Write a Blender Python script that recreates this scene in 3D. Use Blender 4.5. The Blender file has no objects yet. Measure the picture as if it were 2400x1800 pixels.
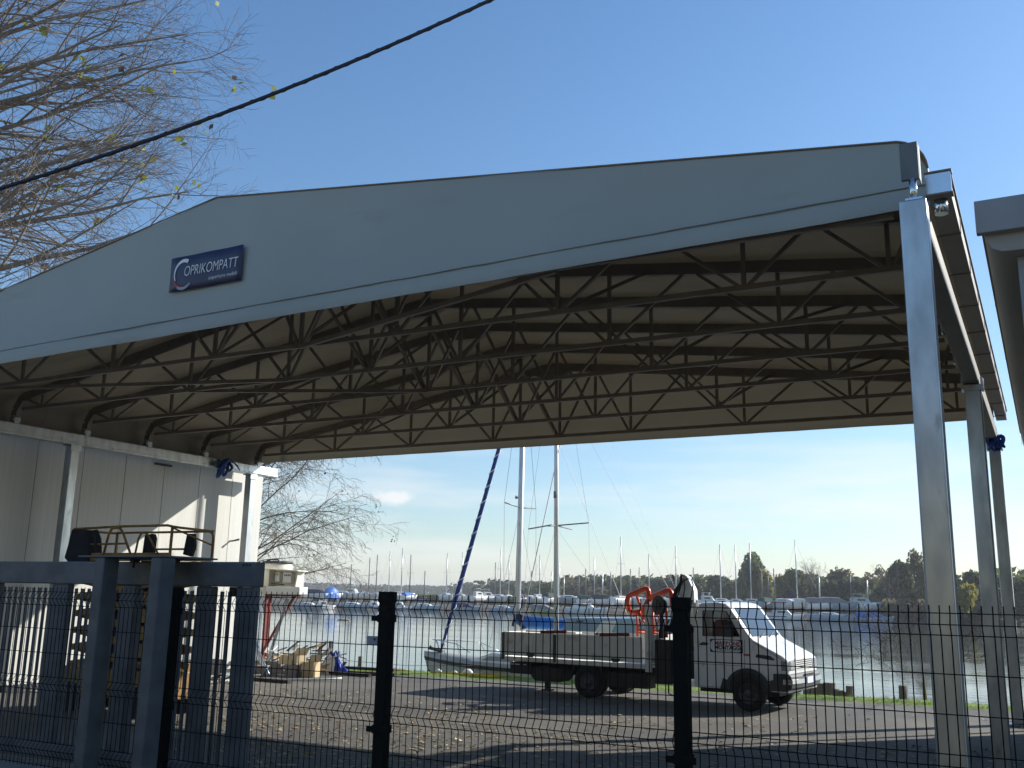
import bpy, math, random
from mathutils import Vector, Matrix, noise
R = math.radians
HAZE = .00045
sc = bpy.context.scene
COL = sc.collection
random.seed(7)

# ------------------------------------------------------------------ camera
F_PX, YAW, PIT, ROL, EYE = 2290.0, .4996, .2140, .0205, 2.1
fwd = Vector((-math.sin(YAW)*math.cos(PIT), math.cos(YAW)*math.cos(PIT), math.sin(PIT)))
rgt = Vector((math.cos(YAW), math.sin(YAW), 0)); upv = rgt.cross(fwd)
cx = rgt*math.cos(ROL)+upv*math.sin(ROL); cy = -rgt*math.sin(ROL)+upv*math.cos(ROL)
cam = bpy.data.objects.new('camera', bpy.data.cameras.new('camera')); COL.objects.link(cam)
cm = Matrix((cx, cy, -fwd)).transposed().to_4x4(); cm.translation = (0, 0, EYE)
cam.matrix_world = cm
cam.data.sensor_width = 36; cam.data.lens = 36*F_PX/2400
cam.data.clip_start = .05; cam.data.clip_end = 9000
sc.camera = cam

def at(px, py, Y):
    """world point on the vertical plane at depth Y seen at photo pixel (px, py)"""
    r = cx*(px-1200)-cy*(py-900)+fwd*F_PX
    return Vector((0, 0, EYE))+r*(Y/r.y)
def gnd(px, py, z=0.):
    r = cx*(px-1200)-cy*(py-900)+fwd*F_PX
    return Vector((0, 0, EYE))+r*((z-EYE)/r.z)

# ------------------------------------------------------------------ materials
def mat(name, c1, c2=None, scale=4., rough=.6, metal=0., bump=0., bscale=None, stretch=(1, 1, 1), trans=0., tcol=None,
        detail=6., ramp=(.35, .65), rough2=None, spec=.5, extra=None):
    m = bpy.data.materials.new(name); m.use_nodes = True
    nt = m.node_tree; N = nt.nodes; L = nt.links
    b = N['Principled BSDF']; out = N['Material Output']
    b.inputs['Roughness'].default_value = rough; b.inputs['Metallic'].default_value = metal
    b.inputs['Specular IOR Level'].default_value = spec
    tc = N.new('ShaderNodeTexCoord'); mp = N.new('ShaderNodeMapping'); mp.inputs['Scale'].default_value = stretch
    L.new(tc.outputs['Object'], mp.inputs['Vector'])
    if c2 is None: c2 = tuple(v*.8 for v in c1)
    nz = N.new('ShaderNodeTexNoise'); nz.inputs['Scale'].default_value = scale; nz.inputs['Detail'].default_value = detail
    L.new(mp.outputs[0], nz.inputs['Vector'])
    cr = N.new('ShaderNodeValToRGB'); cr.color_ramp.elements[0].position = ramp[0]; cr.color_ramp.elements[1].position = ramp[1]
    cr.color_ramp.elements[0].color = (*c1, 1); cr.color_ramp.elements[1].color = (*c2, 1)
    L.new(nz.outputs['Fac'], cr.inputs['Fac']); L.new(cr.outputs['Color'], b.inputs['Base Color'])
    if rough2 is not None:
        mr = N.new('ShaderNodeMapRange'); mr.inputs['To Min'].default_value = rough; mr.inputs['To Max'].default_value = rough2
        L.new(nz.outputs['Fac'], mr.inputs['Value']); L.new(mr.outputs[0], b.inputs['Roughness'])
    if bump:
        n2 = N.new('ShaderNodeTexNoise'); n2.inputs['Scale'].default_value = bscale or scale*4; n2.inputs['Detail'].default_value = 4
        L.new(mp.outputs[0], n2.inputs['Vector'])
        bp = N.new('ShaderNodeBump'); bp.inputs['Strength'].default_value = bump; bp.inputs['Distance'].default_value = .02
        L.new(n2.outputs['Fac'], bp.inputs['Height']); L.new(bp.outputs[0], b.inputs['Normal'])
    if trans:
        tr = N.new('ShaderNodeBsdfTranslucent'); tr.inputs['Color'].default_value = (*(tcol or c1), 1)
        mx = N.new('ShaderNodeMixShader'); mx.inputs[0].default_value = trans
        L.new(b.outputs[0], mx.inputs[1]); L.new(tr.outputs[0], mx.inputs[2]); L.new(mx.outputs[0], out.inputs['Surface'])
    if extra: extra(nt, b, mp, cr)
    return m

def flecks(scale, thr, col, stretch=None):
    """second layer of small irregular stains of another colour"""
    def f(nt, b, mp, cr):
        N, L = nt.nodes, nt.links
        nz = N.new('ShaderNodeTexNoise'); nz.inputs['Scale'].default_value = scale; nz.inputs['Detail'].default_value = 8
        if stretch:
            m2 = N.new('ShaderNodeMapping'); m2.inputs['Scale'].default_value = stretch
            L.new(mp.outputs[0], m2.inputs['Vector']); L.new(m2.outputs[0], nz.inputs['Vector'])
        else: L.new(mp.outputs[0], nz.inputs['Vector'])
        rr = N.new('ShaderNodeValToRGB'); rr.color_ramp.elements[0].position = thr; rr.color_ramp.elements[1].position = thr+.12
        mx = N.new('ShaderNodeMix'); mx.data_type = 'RGBA'; mx.inputs['B'].default_value = (*col, 1)
        L.new(nz.outputs['Fac'], rr.inputs['Fac']); L.new(rr.outputs['Color'], mx.inputs['Factor'])
        L.new(cr.outputs['Color'], mx.inputs['A']); L.new(mx.outputs['Result'], b.inputs['Base Color'])
    return f

M = {}
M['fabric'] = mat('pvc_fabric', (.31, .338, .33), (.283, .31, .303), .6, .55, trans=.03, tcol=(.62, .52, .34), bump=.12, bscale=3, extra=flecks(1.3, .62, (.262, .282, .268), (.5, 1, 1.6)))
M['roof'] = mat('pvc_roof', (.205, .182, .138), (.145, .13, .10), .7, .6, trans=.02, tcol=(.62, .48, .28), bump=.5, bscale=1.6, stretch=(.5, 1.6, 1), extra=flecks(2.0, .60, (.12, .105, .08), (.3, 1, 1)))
M['steel_dark'] = mat('truss_steel', (.205, .175, .145), (.155, .134, .112), 3, .55, .25, bump=.05)
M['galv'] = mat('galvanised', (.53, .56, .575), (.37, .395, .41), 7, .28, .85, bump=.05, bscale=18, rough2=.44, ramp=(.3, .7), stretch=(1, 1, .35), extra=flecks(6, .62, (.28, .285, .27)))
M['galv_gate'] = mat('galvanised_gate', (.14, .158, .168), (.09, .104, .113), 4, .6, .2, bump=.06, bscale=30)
M['sky_box'] = mat('bright_galvanised', (.66, .68, .70), (.6, .62, .64), 3, .16, .95)
M['banner'] = mat('banner_blue', (.012, .018, .075), (.009, .013, .055), 5, .45)
M['white_print'] = mat('white_print', (.78, .79, .8), (.7, .72, .74), 8, .5)
M['red_print'] = mat('red_print', (.45, .03, .04), (.3, .02, .04), 8, .5)
M['gray_print'] = mat('grey_print', (.30, .33, .38), (.25, .28, .34), 8, .5)
M['black_print'] = mat('black_print', (.012, .012, .014), None, 8, .5)
M['panelwall'] = mat('sandwich_panel', (.60, .59, .54), (.54, .53, .485), 1.2, .45, bump=.1, bscale=9, stretch=(1, 14, .2), extra=flecks(2.3, .64, (.46, .45, .40), (1, 3, .5)))
M['fence'] = mat('fence_coating', (.007, .0085, .0075), (.005, .006, .0055), 12, .65, spec=.12)
M['concrete'] = mat('concrete', (.30, .29, .27), (.22, .21, .2), 6, .9, bump=.4)
M['truckwhite'] = mat('truck_white', (.80, .81, .80), (.74, .75, .74), 2.5, .28, extra=flecks(5, .62, (.5, .49, .45)))
M['bedwhite'] = mat('bed_white', (.74, .735, .69), (.64, .63, .56), 2.2, .5, extra=flecks(3, .56, (.44, .41, .34)))
M['plastic'] = mat('grey_plastic', (.045, .047, .05), (.03, .032, .035), 8, .6)
M['rubber'] = mat('rubber', (.014, .014, .015), (.022, .021, .02), 10, .85)
M['chassis'] = mat('chassis', (.014, .014, .015), (.03, .026, .022), 6, .7)
M['rim'] = mat('rim', (.10, .10, .105), (.055, .055, .055), 6, .5, .4)
M['glass'] = mat('cab_glass', (.03, .04, .05), (.03, .04, .05), 3, .04, 0., spec=.8)
def mk_glass():
    m = bpy.data.materials.new('window_glass'); m.use_nodes = True; nt = m.node_tree; N = nt.nodes; L = nt.links
    N.remove(N['Principled BSDF'])
    g = N.new('ShaderNodeBsdfGlossy'); g.inputs['Roughness'].default_value = .02
    t = N.new('ShaderNodeBsdfTransparent'); t.inputs['Color'].default_value = (.74, .8, .8, 1)
    lw = N.new('ShaderNodeLayerWeight'); lw.inputs['Blend'].default_value = .5; fr = N.new('ShaderNodeMapRange'); fr.inputs['To Min'].default_value = .06; fr.inputs['To Max'].default_value = .45; L.new(lw.outputs['Facing'], fr.inputs['Value'])
    mx = N.new('ShaderNodeMixShader'); L.new(fr.outputs[0], mx.inputs[0]); L.new(t.outputs[0], mx.inputs[1]); L.new(g.outputs[0], mx.inputs[2])
    L.new(mx.outputs[0], N['Material Output'].inputs['Surface']); return m
M['window'] = mk_glass()
M['seat'] = mat('seat_red', (.28, .05, .055), (.2, .035, .04), 8, .8)
M['orange'] = mat('orange_paint', (.78, .10, .025), (.68, .08, .02), 5, .35)
M['chrome'] = mat('chrome', (.7, .72, .74), (.6, .62, .64), 4, .15, .9)
M['lens'] = mat('lamp_lens', (.42, .44, .46), (.3, .31, .33), 20, .12, .35)
M['amber'] = mat('amber_lens', (.5, .09, .02), None, 9, .3)
M['yellow'] = mat('lift_yellow', (.36, .20, .035), (.22, .115, .03), 4, .55, extra=flecks(7, .6, (.09, .05, .03)))
M['darkcloth'] = mat('dark_cloth', (.016, .017, .02), (.028, .028, .03), 6, .9, bump=.4)
M['red_steel'] = mat('primer_red', (.20, .035, .03), (.14, .03, .026), 5, .7)
M['cream'] = mat('cream_plastic', (.76, .72, .60), (.70, .66, .54), 2, .5)
M['white'] = mat('white_gelcoat', (.78, .78, .76), (.70, .70, .68), 1.2, .35)
M['offwhite'] = mat('offwhite_gelcoat', (.62, .62, .58), (.52, .52, .49), 1.2, .45)
M['ochre'] = mat('ochre_bounce', (.29, .25, .12), (.24, .20, .10), .8, .9)
M['beigehull'] = mat('beige_hull', (.38, .37, .335), (.31, .30, .275), 1.2, .5)
M['greyhull'] = mat('grey_hull', (.33, .35, .36), (.27, .29, .3), 1.2, .5)
M['bluehull'] = mat('slate_blue_hull', (.27, .40, .52), (.23, .34, .45), 1.5, .4)
M['paleblue'] = mat('pale_blue_hull', (.30, .36, .40), (.25, .31, .35), 1.5, .45)
M['redhull'] = mat('red_hull', (.42, .035, .04), (.34, .03, .035), 1.5, .45)
M['greenhull'] = mat('olive_hull', (.30, .36, .15), (.26, .3, .12), 1.5, .5)
M['tarpblue'] = mat('blue_tarp', (.02, .17, .56), (.015, .12, .44), 3, .5, bump=.5, bscale=5)
M['tarpnavy'] = mat('navy_canvas', (.013, .02, .085), (.01, .015, .06), 3, .8, bump=.4)
M['tarpgreen'] = mat('green_canvas', (.015, .075, .06), (.012, .055, .045), 3, .8, bump=.4)
M['tarpdgreen'] = mat('dark_green_canvas', (.02, .04, .035), (.015, .03, .027), 3, .8)
M['tarppurple'] = mat('purple_canvas', (.07, .03, .12), (.05, .025, .10), 3, .8)
M['tarpgrey'] = mat('grey_canvas', (.22, .21, .23), (.17, .16, .18), 3, .8)
M['darkglass'] = mat('boat_window', (.015, .02, .03), None, 3, .1)
M['mast'] = mat('anodised_mast', (.74, .73, .70), (.64, .63, .60), 2, .35, .35)
M['mastdark'] = mat('grey_mast', (.22, .22, .22), (.17, .17, .17), 2, .5, .3)
M['wire'] = mat('rigging_wire', (.16, .165, .17), None, 3, .5, .4)
M['rope'] = mat('white_rope', (.78, .78, .76), None, 30, .8)
M['sailblue'] = mat('furled_sail_blue', (.022, .055, .22), (.016, .04, .17), 6, .8)
M['timber'] = mat('weathered_timber', (.20, .17, .13), (.11, .09, .07), 6, .9, bump=.5, stretch=(1, 1, .2))
M['darktimber'] = mat('dark_timber', (.06, .045, .035), (.03, .024, .02), 6, .85, bump=.3)
M['card'] = mat('cardboard', (.48, .33, .17), (.40, .27, .14), 3, .85)
M['cardpale'] = mat('pale_cardboard', (.60, .47, .28), (.52, .40, .23), 3, .85)
M['greycard'] = mat('grey_block', (.33, .30, .27), (.26, .24, .22), 5, .9, bump=.3)
M['bagblue'] = mat('bag_blue', (.02, .04, .30), (.015, .03, .22), 4, .4)
M['yellowhose'] = mat('yellow_hose', (.62, .40, .02), (.55, .33, .02), 5, .5)
M['strap'] = mat('blue_strap', (.02, .085, .36), (.014, .055, .25), 10, .7, bump=.3)
M['cable'] = mat('cable_sheath', (.012, .016, .035), (.02, .024, .045), 30, .6)
M['stand'] = mat('boat_stand', (.05, .055, .06), (.09, .08, .07), 3, .8)
M['quay'] = mat('quay_mud', (.055, .05, .042), (.10, .09, .075), .5, .95)
M['rbldg'] = mat('brown_sheet', (.36, .34, .30), (.29, .275, .24), 1.4, .6, bump=.15, stretch=(1, .15, 1))
M['gutterbrown'] = mat('gutter_sheet', (.22, .21, .19), (.17, .16, .145), 1.4, .6)
M['fascia'] = mat('fascia_grey', (.30, .31, .32), (.26, .27, .28), 2, .6)
M['bark'] = mat('poplar_bark', (.25, .21, .165), (.14, .115, .09), 3, .85, bump=.5, stretch=(1, 1, .3))
M['twig'] = mat('poplar_twig', (.17, .13, .105), (.11, .085, .068), 2, .8)
M['darkbark'] = mat('dark_bark', (.075, .06, .05), (.05, .04, .035), 3, .9)
M['leaf_y'] = mat('yellow_green_leaf', (.22, .24, .04), (.13, .18, .03), 3, .6, trans=.35, tcol=(.35, .38, .04))
M['leaf_b'] = mat('withered_leaf', (.12, .07, .035), (.07, .045, .025), 3, .8)
def leafmat(n, a, b): return mat(n, a, b, .9, .75, trans=.32, tcol=tuple(v*1.7 for v in a), ramp=(.3, .7))
M['fol_dark'] = leafmat('foliage_dark', (.05, .062, .03), (.085, .10, .042))
M['fol_mid'] = leafmat('foliage_mid', (.085, .105, .036), (.14, .15, .055))
M['fol_yel'] = leafmat('foliage_yellow', (.23, .20, .035), (.15, .15, .035))
M['fol_brown'] = leafmat('foliage_brown', (.15, .125, .068), (.105, .095, .05))
M['fol_blue'] = leafmat('foliage_far', (.05, .066, .045), (.07, .085, .052))
M['hedge'] = leafmat('hedge_leaf', (.055, .07, .025), (.10, .075, .04))
M['hedgetop'] = leafmat('hedge_top_leaf', (.11, .16, .035), (.09, .13, .03))
M['grassblade'] = mat('grass_blade', (.17, .27, .035), (.22, .30, .045), .8, .7, trans=.3, tcol=(.22, .34, .03))
M['grassbase'] = mat('grass_soil', (.14, .21, .035), (.19, .24, .055), 1.5, .95, bump=.6, bscale=20, extra=flecks(2.2, .60, (.13, .11, .06)))
M['leaf_litter'] = mat('fallen_leaf', (.36, .26, .13), (.17, .10, .05), 2.2, .8)
M['leaf_pale'] = mat('fallen_leaf_pale', (.52, .45, .30), (.36, .28, .15), 2.2, .8)
def asphalt(nt, b, mp, cr):
    N, L = nt.nodes, nt.links
    big = N.new('ShaderNodeTexNoise'); big.inputs['Scale'].default_value = .35; big.inputs['Detail'].default_value = 9; big.inputs['Roughness'].default_value = .62
    fine = N.new('ShaderNodeTexNoise'); fine.inputs['Scale'].default_value = 55; fine.inputs['Detail'].default_value = 3
    L.new(mp.outputs[0], big.inputs['Vector']); L.new(mp.outputs[0], fine.inputs['Vector'])
    r1 = N.new('ShaderNodeValToRGB'); r1.color_ramp.elements[0].position = .42; r1.color_ramp.elements[1].position = .68
    r1.color_ramp.elements[0].color = (.105, .099, .09, 1); r1.color_ramp.elements[1].color = (.20, .182, .15, 1)
    L.new(big.outputs['Fac'], r1.inputs['Fac'])
    r2 = N.new('ShaderNodeValToRGB'); r2.color_ramp.elements[0].position = .3; r2.color_ramp.elements[1].position = .75
    r2.color_ramp.elements[0].color = (.62, .62, .62, 1); r2.color_ramp.elements[1].color = (1.25, 1.22, 1.15, 1)
    L.new(fine.outputs['Fac'], r2.inputs['Fac'])
    mx = N.new('ShaderNodeMix'); mx.data_type = 'RGBA'; mx.blend_type = 'MULTIPLY'; mx.inputs['Factor'].default_value = 1
    L.new(r1.outputs[0], mx.inputs['A']); L.new(r2.outputs[0], mx.inputs['B']); L.new(mx.outputs['Result'], b.inputs['Base Color'])
M['asphalt'] = mat('asphalt_yard', (.1, .1, .1), None, 1, .9, bump=.35, bscale=60, extra=asphalt)
def mk_water():
    m = bpy.data.materials.new('water'); m.use_nodes = True; nt = m.node_tree; N = nt.nodes; L = nt.links
    b = N['Principled BSDF']; b.inputs['Base Color'].default_value = (.055, .06, .055, 1); b.inputs['Roughness'].default_value = .06
    b.inputs['IOR'].default_value = 1.33
    tc = N.new('ShaderNodeTexCoord'); mp = N.new('ShaderNodeMapping'); mp.inputs['Scale'].default_value = (.16, .9, 1)
    mp.inputs['Rotation'].default_value = (0, 0, R(-28))
    L.new(tc.outputs['Object'], mp.inputs['Vector'])
    n1 = N.new('ShaderNodeTexNoise'); n1.inputs['Scale'].default_value = 1.5; n1.inputs['Detail'].default_value = 5; n1.inputs['Roughness'].default_value = .6
    L.new(mp.outputs[0], n1.inputs['Vector'])
    n2 = N.new('ShaderNodeTexNoise'); n2.inputs['Scale'].default_value = .17; n2.inputs['Detail'].default_value = 3
    L.new(mp.outputs[0], n2.inputs['Vector'])
    mr = N.new('ShaderNodeMapRange'); mr.inputs['From Min'].default_value = .35; mr.inputs['From Max'].default_value = .65
    mr.inputs['To Min'].default_value = .03; mr.inputs['To Max'].default_value = .17
    L.new(n2.outputs['Fac'], mr.inputs['Value'])
    bp = N.new('ShaderNodeBump'); bp.inputs['Distance'].default_value = .12
    L.new(n1.outputs['Fac'], bp.inputs['Height']); L.new(mr.outputs[0], bp.inputs['Strength']); L.new(bp.outputs[0], b.inputs['Normal'])
    return m
M['water'] = mk_water()

# ------------------------------------------------------------------ mesh builder
class MB:
    def __init__(s): s.v = []; s.f = []; s.sm = []; s.mi = []; s.cur = 0
    def add(s, vs, fs, smooth=False):
        o = len(s.v); s.v += [Vector(p) for p in vs]
        for f in fs: s.f.append([i+o for i in f]); s.sm.append(smooth); s.mi.append(s.cur)
        return s
    def box(s, c, d, rot=None):
        x, y, z = d[0]/2, d[1]/2, d[2]/2; c = Vector(c)
        vs = [Vector(p) for p in ((-x,-y,-z),(x,-y,-z),(x,y,-z),(-x,y,-z),(-x,-y,z),(x,-y,z),(x,y,z),(-x,y,z))]
        if rot is not None: vs = [rot @ p for p in vs]
        return s.add([c+p for p in vs], [(0,3,2,1),(4,5,6,7),(0,1,5,4),(1,2,6,5),(2,3,7,6),(3,0,4,7)])
    def b2(s, a, b): return s.box([(a[i]+b[i])/2 for i in range(3)], [abs(b[i]-a[i]) for i in range(3)])
    def beam(s, a, b, w, h, up=(0, 0, 1)):
        a = Vector(a); b = Vector(b); d = (b-a).normalized(); u = Vector(up)
        if abs(d.dot(u)) > .99: u = Vector((1, 0, 0))
        r = d.cross(u).normalized(); u = r.cross(d)
        q = [r*w/2*i+u*h/2*j for i, j in ((-1,-1),(1,-1),(1,1),(-1,1))]
        return s.add([a+p for p in q]+[b+p for p in q], [(3,2,1,0),(4,5,6,7),(0,1,5,4),(1,2,6,5),(2,3,7,6),(3,0,4,7)])
    def tube(s, pts, rad, n=8, cap=True, smooth=True):
        pts = [Vector(p) for p in pts]
        if not hasattr(rad, '__len__'): rad = [rad]*len(pts)
        vs = []; ref = None
        for i, p in enumerate(pts):
            d = (pts[min(i+1, len(pts)-1)]-pts[max(i-1, 0)]).normalized()
            if ref is None: ref = Vector((0, 0, 1)) if abs(d.z) < .9 else Vector((1, 0, 0))
            r = d.cross(ref).normalized(); u = r.cross(d); ref = u
            for k in range(n):
                a = 2*math.pi*k/n; vs.append(p+(r*math.cos(a)+u*math.sin(a))*rad[i])
        fs = [(i*n+k, i*n+(k+1) % n, (i+1)*n+(k+1) % n, (i+1)*n+k) for i in range(len(pts)-1) for k in range(n)]
        s.add(vs, fs, smooth)
        if cap:
            o = len(s.v)-len(vs); m = len(pts)-1
            s.f += [[o+k for k in range(n)][::-1], [o+m*n+k for k in range(n)]]; s.sm += [False]*2; s.mi += [s.cur]*2
        return s
    def cyl(s, a, b, r0, r1=None, n=16): return s.tube([a, b], [r0, r0 if r1 is None else r1], n)
    def prism(s, poly, axis, lo, hi):
        """poly in the plane normal to axis ('x': (y,z), 'y': (x,z), 'z': (x,y)), extruded lo..hi"""
        def P(p, t): return {'x': (t, p[0], p[1]), 'y': (p[0], t, p[1]), 'z': (p[0], p[1], t)}[axis]
        n = len(poly)
        return s.add([P(p, lo) for p in poly]+[P(p, hi) for p in poly], [list(range(n))[::-1], list(range(n, 2*n))]+[(i, (i+1) % n, n+(i+1) % n, n+i) for i in range(n)])
    def loft(s, rings, closed=True, smooth=True, caps=True):
        n = len(rings[0]); vs = [p for r in rings for p in r]
        m = n if closed else n-1
        fs = [(i*n+k, i*n+(k+1) % n, (i+1)*n+(k+1) % n, (i+1)*n+k) for i in range(len(rings)-1) for k in range(m)]
        s.add(vs, fs, smooth); o = len(s.v)-len(vs)
        if caps and closed:
            s.f += [[o+k for k in range(n)][::-1], [o+(len(rings)-1)*n+k for k in range(n)]]; s.sm += [False]*2; s.mi += [s.cur]*2
        return s
    def build(s, name, material, parent=None, local=False, **tags):
        off = Vector((0, 0, 0))
        if parent is not None and not local:
            q = parent
            while q is not None: off = off+q.location; q = q.parent
        me = bpy.data.meshes.new(name); me.from_pydata([p-off for p in s.v], [], s.f)
        me.polygons.foreach_set('use_smooth', s.sm)
        ms = material if isinstance(material, (list, tuple)) else [material]
        for m in ms: me.materials.append(m)
        if len(ms) > 1: me.polygons.foreach_set('material_index', s.mi)
        me.validate(); me.update()
        o = bpy.data.objects.new(name, me); COL.objects.link(o)
        if parent is not None: o.parent = parent
        tag(o, **tags); return o

def tag(o, label=None, cat=None, group=None, kind=None):
    if label: o['label'] = label
    if cat: o['category'] = cat
    if group: o['group'] = group
    if kind: o['kind'] = kind
    return o
def thing(name, loc, label, cat, group=None, rz=0.):
    o = bpy.data.objects.new(name, None); COL.objects.link(o); o.location = loc; o.rotation_euler = (0, 0, rz)
    o.empty_display_size = .2
    return tag(o, label, cat, group)
def bevel(o, w=.01, seg=2):
    m = o.modifiers.new('bevel', 'BEVEL'); m.width = w; m.segments = seg; m.limit_method = 'ANGLE'; m.angle_limit = R(40); return o
def clone(root, loc, rz=0., label=None, scale=None):
    r = root.copy(); COL.objects.link(r); r.location = loc; r.rotation_euler = (0, 0, rz)
    if label: r['label'] = label
    if scale: r.scale = scale
    for ch in list(root.children):
        c = ch.copy(); COL.objects.link(c); c.parent = r
        for g in list(ch.children):
            d = g.copy(); COL.objects.link(d); d.parent = c
    return r
def text(name, body, size, material, parent, loc, rot, shear=0., depth=.004, sx=1., align='LEFT', offset=0.):
    cu = bpy.data.curves.new(name, 'FONT'); cu.body = body; cu.size = size; cu.shear = shear; cu.extrude = depth; cu.align_x = align; cu.offset = offset
    t = bpy.data.objects.new(name+'_curve', cu); COL.objects.link(t)
    bpy.context.view_layer.update()
    me = bpy.data.meshes.new_from_object(t.evaluated_get(bpy.context.evaluated_depsgraph_get()))
    bpy.data.objects.remove(t); bpy.data.curves.remove(cu)
    me.materials.clear(); me.materials.append(material)
    mt = Matrix.Translation(loc) @ rot.to_4x4() @ Matrix.Diagonal((sx, 1, 1, 1))
    me.transform(mt)
    o = bpy.data.objects.new(name, me); COL.objects.link(o); o.parent = parent
    return o
def fbm(x, y, z=0., o=4): return noise.fractal(Vector((x, y, z)), 1., 2., o)

# ------------------------------------------------------------------ ground, bank, water, far land
YE = lambda x: 24.55+.055*x+.12*fbm(x*.5, 3.)          # the yard's water edge
mb = MB()
xs = [-60+.5*i for i in range(181)]
mb.add([(x, -30, 0) for x in xs]+[(x, YE(x)-.55, 0) for x in xs], [(i, i+1, 182+i-1+1-1, 181+i) for i in range(180)])
mb.f = [[i, i+1, 181+i+1, 181+i] for i in range(180)]; mb.sm = [False]*180; mb.mi = [0]*180
mb.build('yard_ground', M['asphalt'], kind='structure')
mb = MB()
prof = [(-1.35, -.05), (-1.15, .012), (-.7, .03), (-.3, .035), (0, .0), (.25, -.25), (.6, -.75), (1.2, -1.3)]
xs = [-60+.25*i for i in range(361)]
rings = [[Vector((x, YE(x)+dy+(.10*fbm(x*1.3, 9.) if dy < -.9 else 0), z+.02*fbm(x*2, dy*5))) for dy, z in prof] for x in xs]
mb.loft(rings, closed=False)
mb.build('grass_bank', M['grassbase'], kind='structure')
mb = MB()
rnd = random.Random(3)
for i in range(13000):
    x = rnd.uniform(-24, 2); dy = rnd.uniform(-1.25, .15)
    if fbm(x*1.1, dy*3+5) < -.28: continue
    y = YE(x)+dy; h = rnd.uniform(.02, .06)*(1+.8*max(0, fbm(x*.7, 2.)))
    if dy > -.12 and rnd.random() < .25: h *= 2.0
    a = rnd.uniform(0, 6.28); w = .008; ln = rnd.uniform(-.03, .03)
    z = .02 if dy < -.05 else -.03
    ux, uy = math.cos(a)*w, math.sin(a)*w
    mb.add([(x-ux, y-uy, z), (x+ux, y+uy, z), (x+ln, y+ln, z+h)], [(0, 1, 2)])
mb.build('grass', M['grassblade'], kind='stuff')
mb = MB(); mb.add([(-3000, 23.4, -.9), (3000, 23.4, -.9), (3000, 3500, -.9), (-3000, 3500, -.9)], [(0, 1, 2, 3)])
mb.build('water', M['water'], kind='structure')
shore = [(-1200, -60), (-400, 40), (-144, 123.7), (-121.3, 137), (-103.6, 158.2), (-82.8, 170.4), (-58.8, 173.5), (-29.8, 176), (-10.7, 182.7), (14, 197), (120, 240), (900, 500)]
mb = MB()
pr = [(-1.0, -1.2), (.0, -.85), (2.0, -.2), (5., .25), (12, .35), (3000, .6)]
ring = []
for i, (x, y) in enumerate(shore):
    d = Vector((x, y, 0)).normalized()
    ring.append([Vector((x, y, 0))+d*k+Vector((0, 0, z)) for k, z in pr])
mb.loft(ring, closed=False, smooth=False)
mb.build('far_shore', M['quay'], kind='structure')

# fallen leaves over the yard
for nm, mk, cnt, seed in (('fallen_leaves', 'leaf_litter', 1500, 5), ('pale_fallen_leaves', 'leaf_pale', 1400, 6)):
    mb = MB(); rnd = random.Random(seed); k = 0
    while k < cnt:
        y = 6.5+rnd.random()**.8*16.5; x = rnd.uniform(-1.15*y+1, .3)
        dens = .5+1.1*fbm(x*.45, y*.45, seed)+(.45 if y < 15 and x < -6 else 0)-(.5 if y > 18 else 0)
        if rnd.random() > dens: continue
        k += 1
        s_ = rnd.uniform(.02, .052)*(1.15 if y < 13 else 1); a = rnd.uniform(0, 6.28); cu = rnd.uniform(.1, .6)*s_
        ca, sa = math.cos(a), math.sin(a)
        pts = [(-1, 0, 0), (-.2, -.7, cu/s_), (1, 0, rnd.uniform(0, .5)), (-.2, .7, cu/s_*rnd.uniform(0, 1))]
        mb.add([(x+(p[0]*ca-p[1]*sa)*s_, y+(p[0]*sa+p[1]*ca)*s_, .006+p[2]*s_) for p in pts], [(0, 1, 2), (0, 2, 3)])
    mb.build(nm, M[mk], kind='stuff')
# twigs and straw on the yard
mb = MB(); rnd = random.Random(8)
for k in range(1000):
    y = rnd.uniform(7.5, 17); x = rnd.uniform(-1.1*y+1, -1.5); a = rnd.gauss(.1, .5); l = rnd.uniform(.05, .2)
    if fbm(x*.4, y*.4, 8.) < -.1: continue
    mb.beam((x, y, .008), (x+math.cos(a)*l, y+math.sin(a)*l, .012), .008, .008)
mb.build('straw', M['leaf_pale'], kind='stuff')

# ------------------------------------------------------------------ canopy
XC, ZR = -9.6, 7.345
XR, XL = -.67, -18.5
Y0, Y1 = 9.05, 19.72
ZL, ZE = 5.95, 6.30      # eave heights left and right
def roofpts():
    pts = []
    for k in range(8): a = math.pi/2*k/7; pts.append((XL-.02+.34-.34*math.sin(math.pi/2-a), ZL-.34+.34*math.sin(a)))
    n = 14
    for k in range(1, n): t = k/n; pts.append((XL+.32+(XC-XL-.32)*t, ZL+(ZR-ZL)*t))
    pts.append((XC, ZR))
    for k in range(1, n): t = k/n; pts.append((XC+(XR-.32-XC)*t, ZR+(ZE-ZR)*t))
    for k in range(8): a = math.pi/2*k/7; pts.append((XR-.32+.32*math.sin(a), ZE-.32+.32*math.cos(a)))
    return pts
RP = roofpts()
def ztop(x):
    for (xa, za), (xb, zb) in zip(RP, RP[1:]):
        if xa <= x <= xb and xb > xa: return za+(zb-za)*(x-xa)/(xb-xa)
    return RP[0][1] if x < RP[0][0] else RP[-1][1]
def zroof(x):      # straight roof line, no rounded corner
    return ZL+(ZR-ZL)*(x-XL-.32)/(XC-XL-.32) if x < XC else ZR+(ZE-ZR)*(x-XC)/(XR-.32-XC)
zval = lambda x: 5.625-.0155*(XR-x)      # front valance bottom
can = thing('canopy', (XC, 14.3, 0), 'large grey fabric gable roof canopy on dark trusses and galvanised columns', 'canopy')
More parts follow.
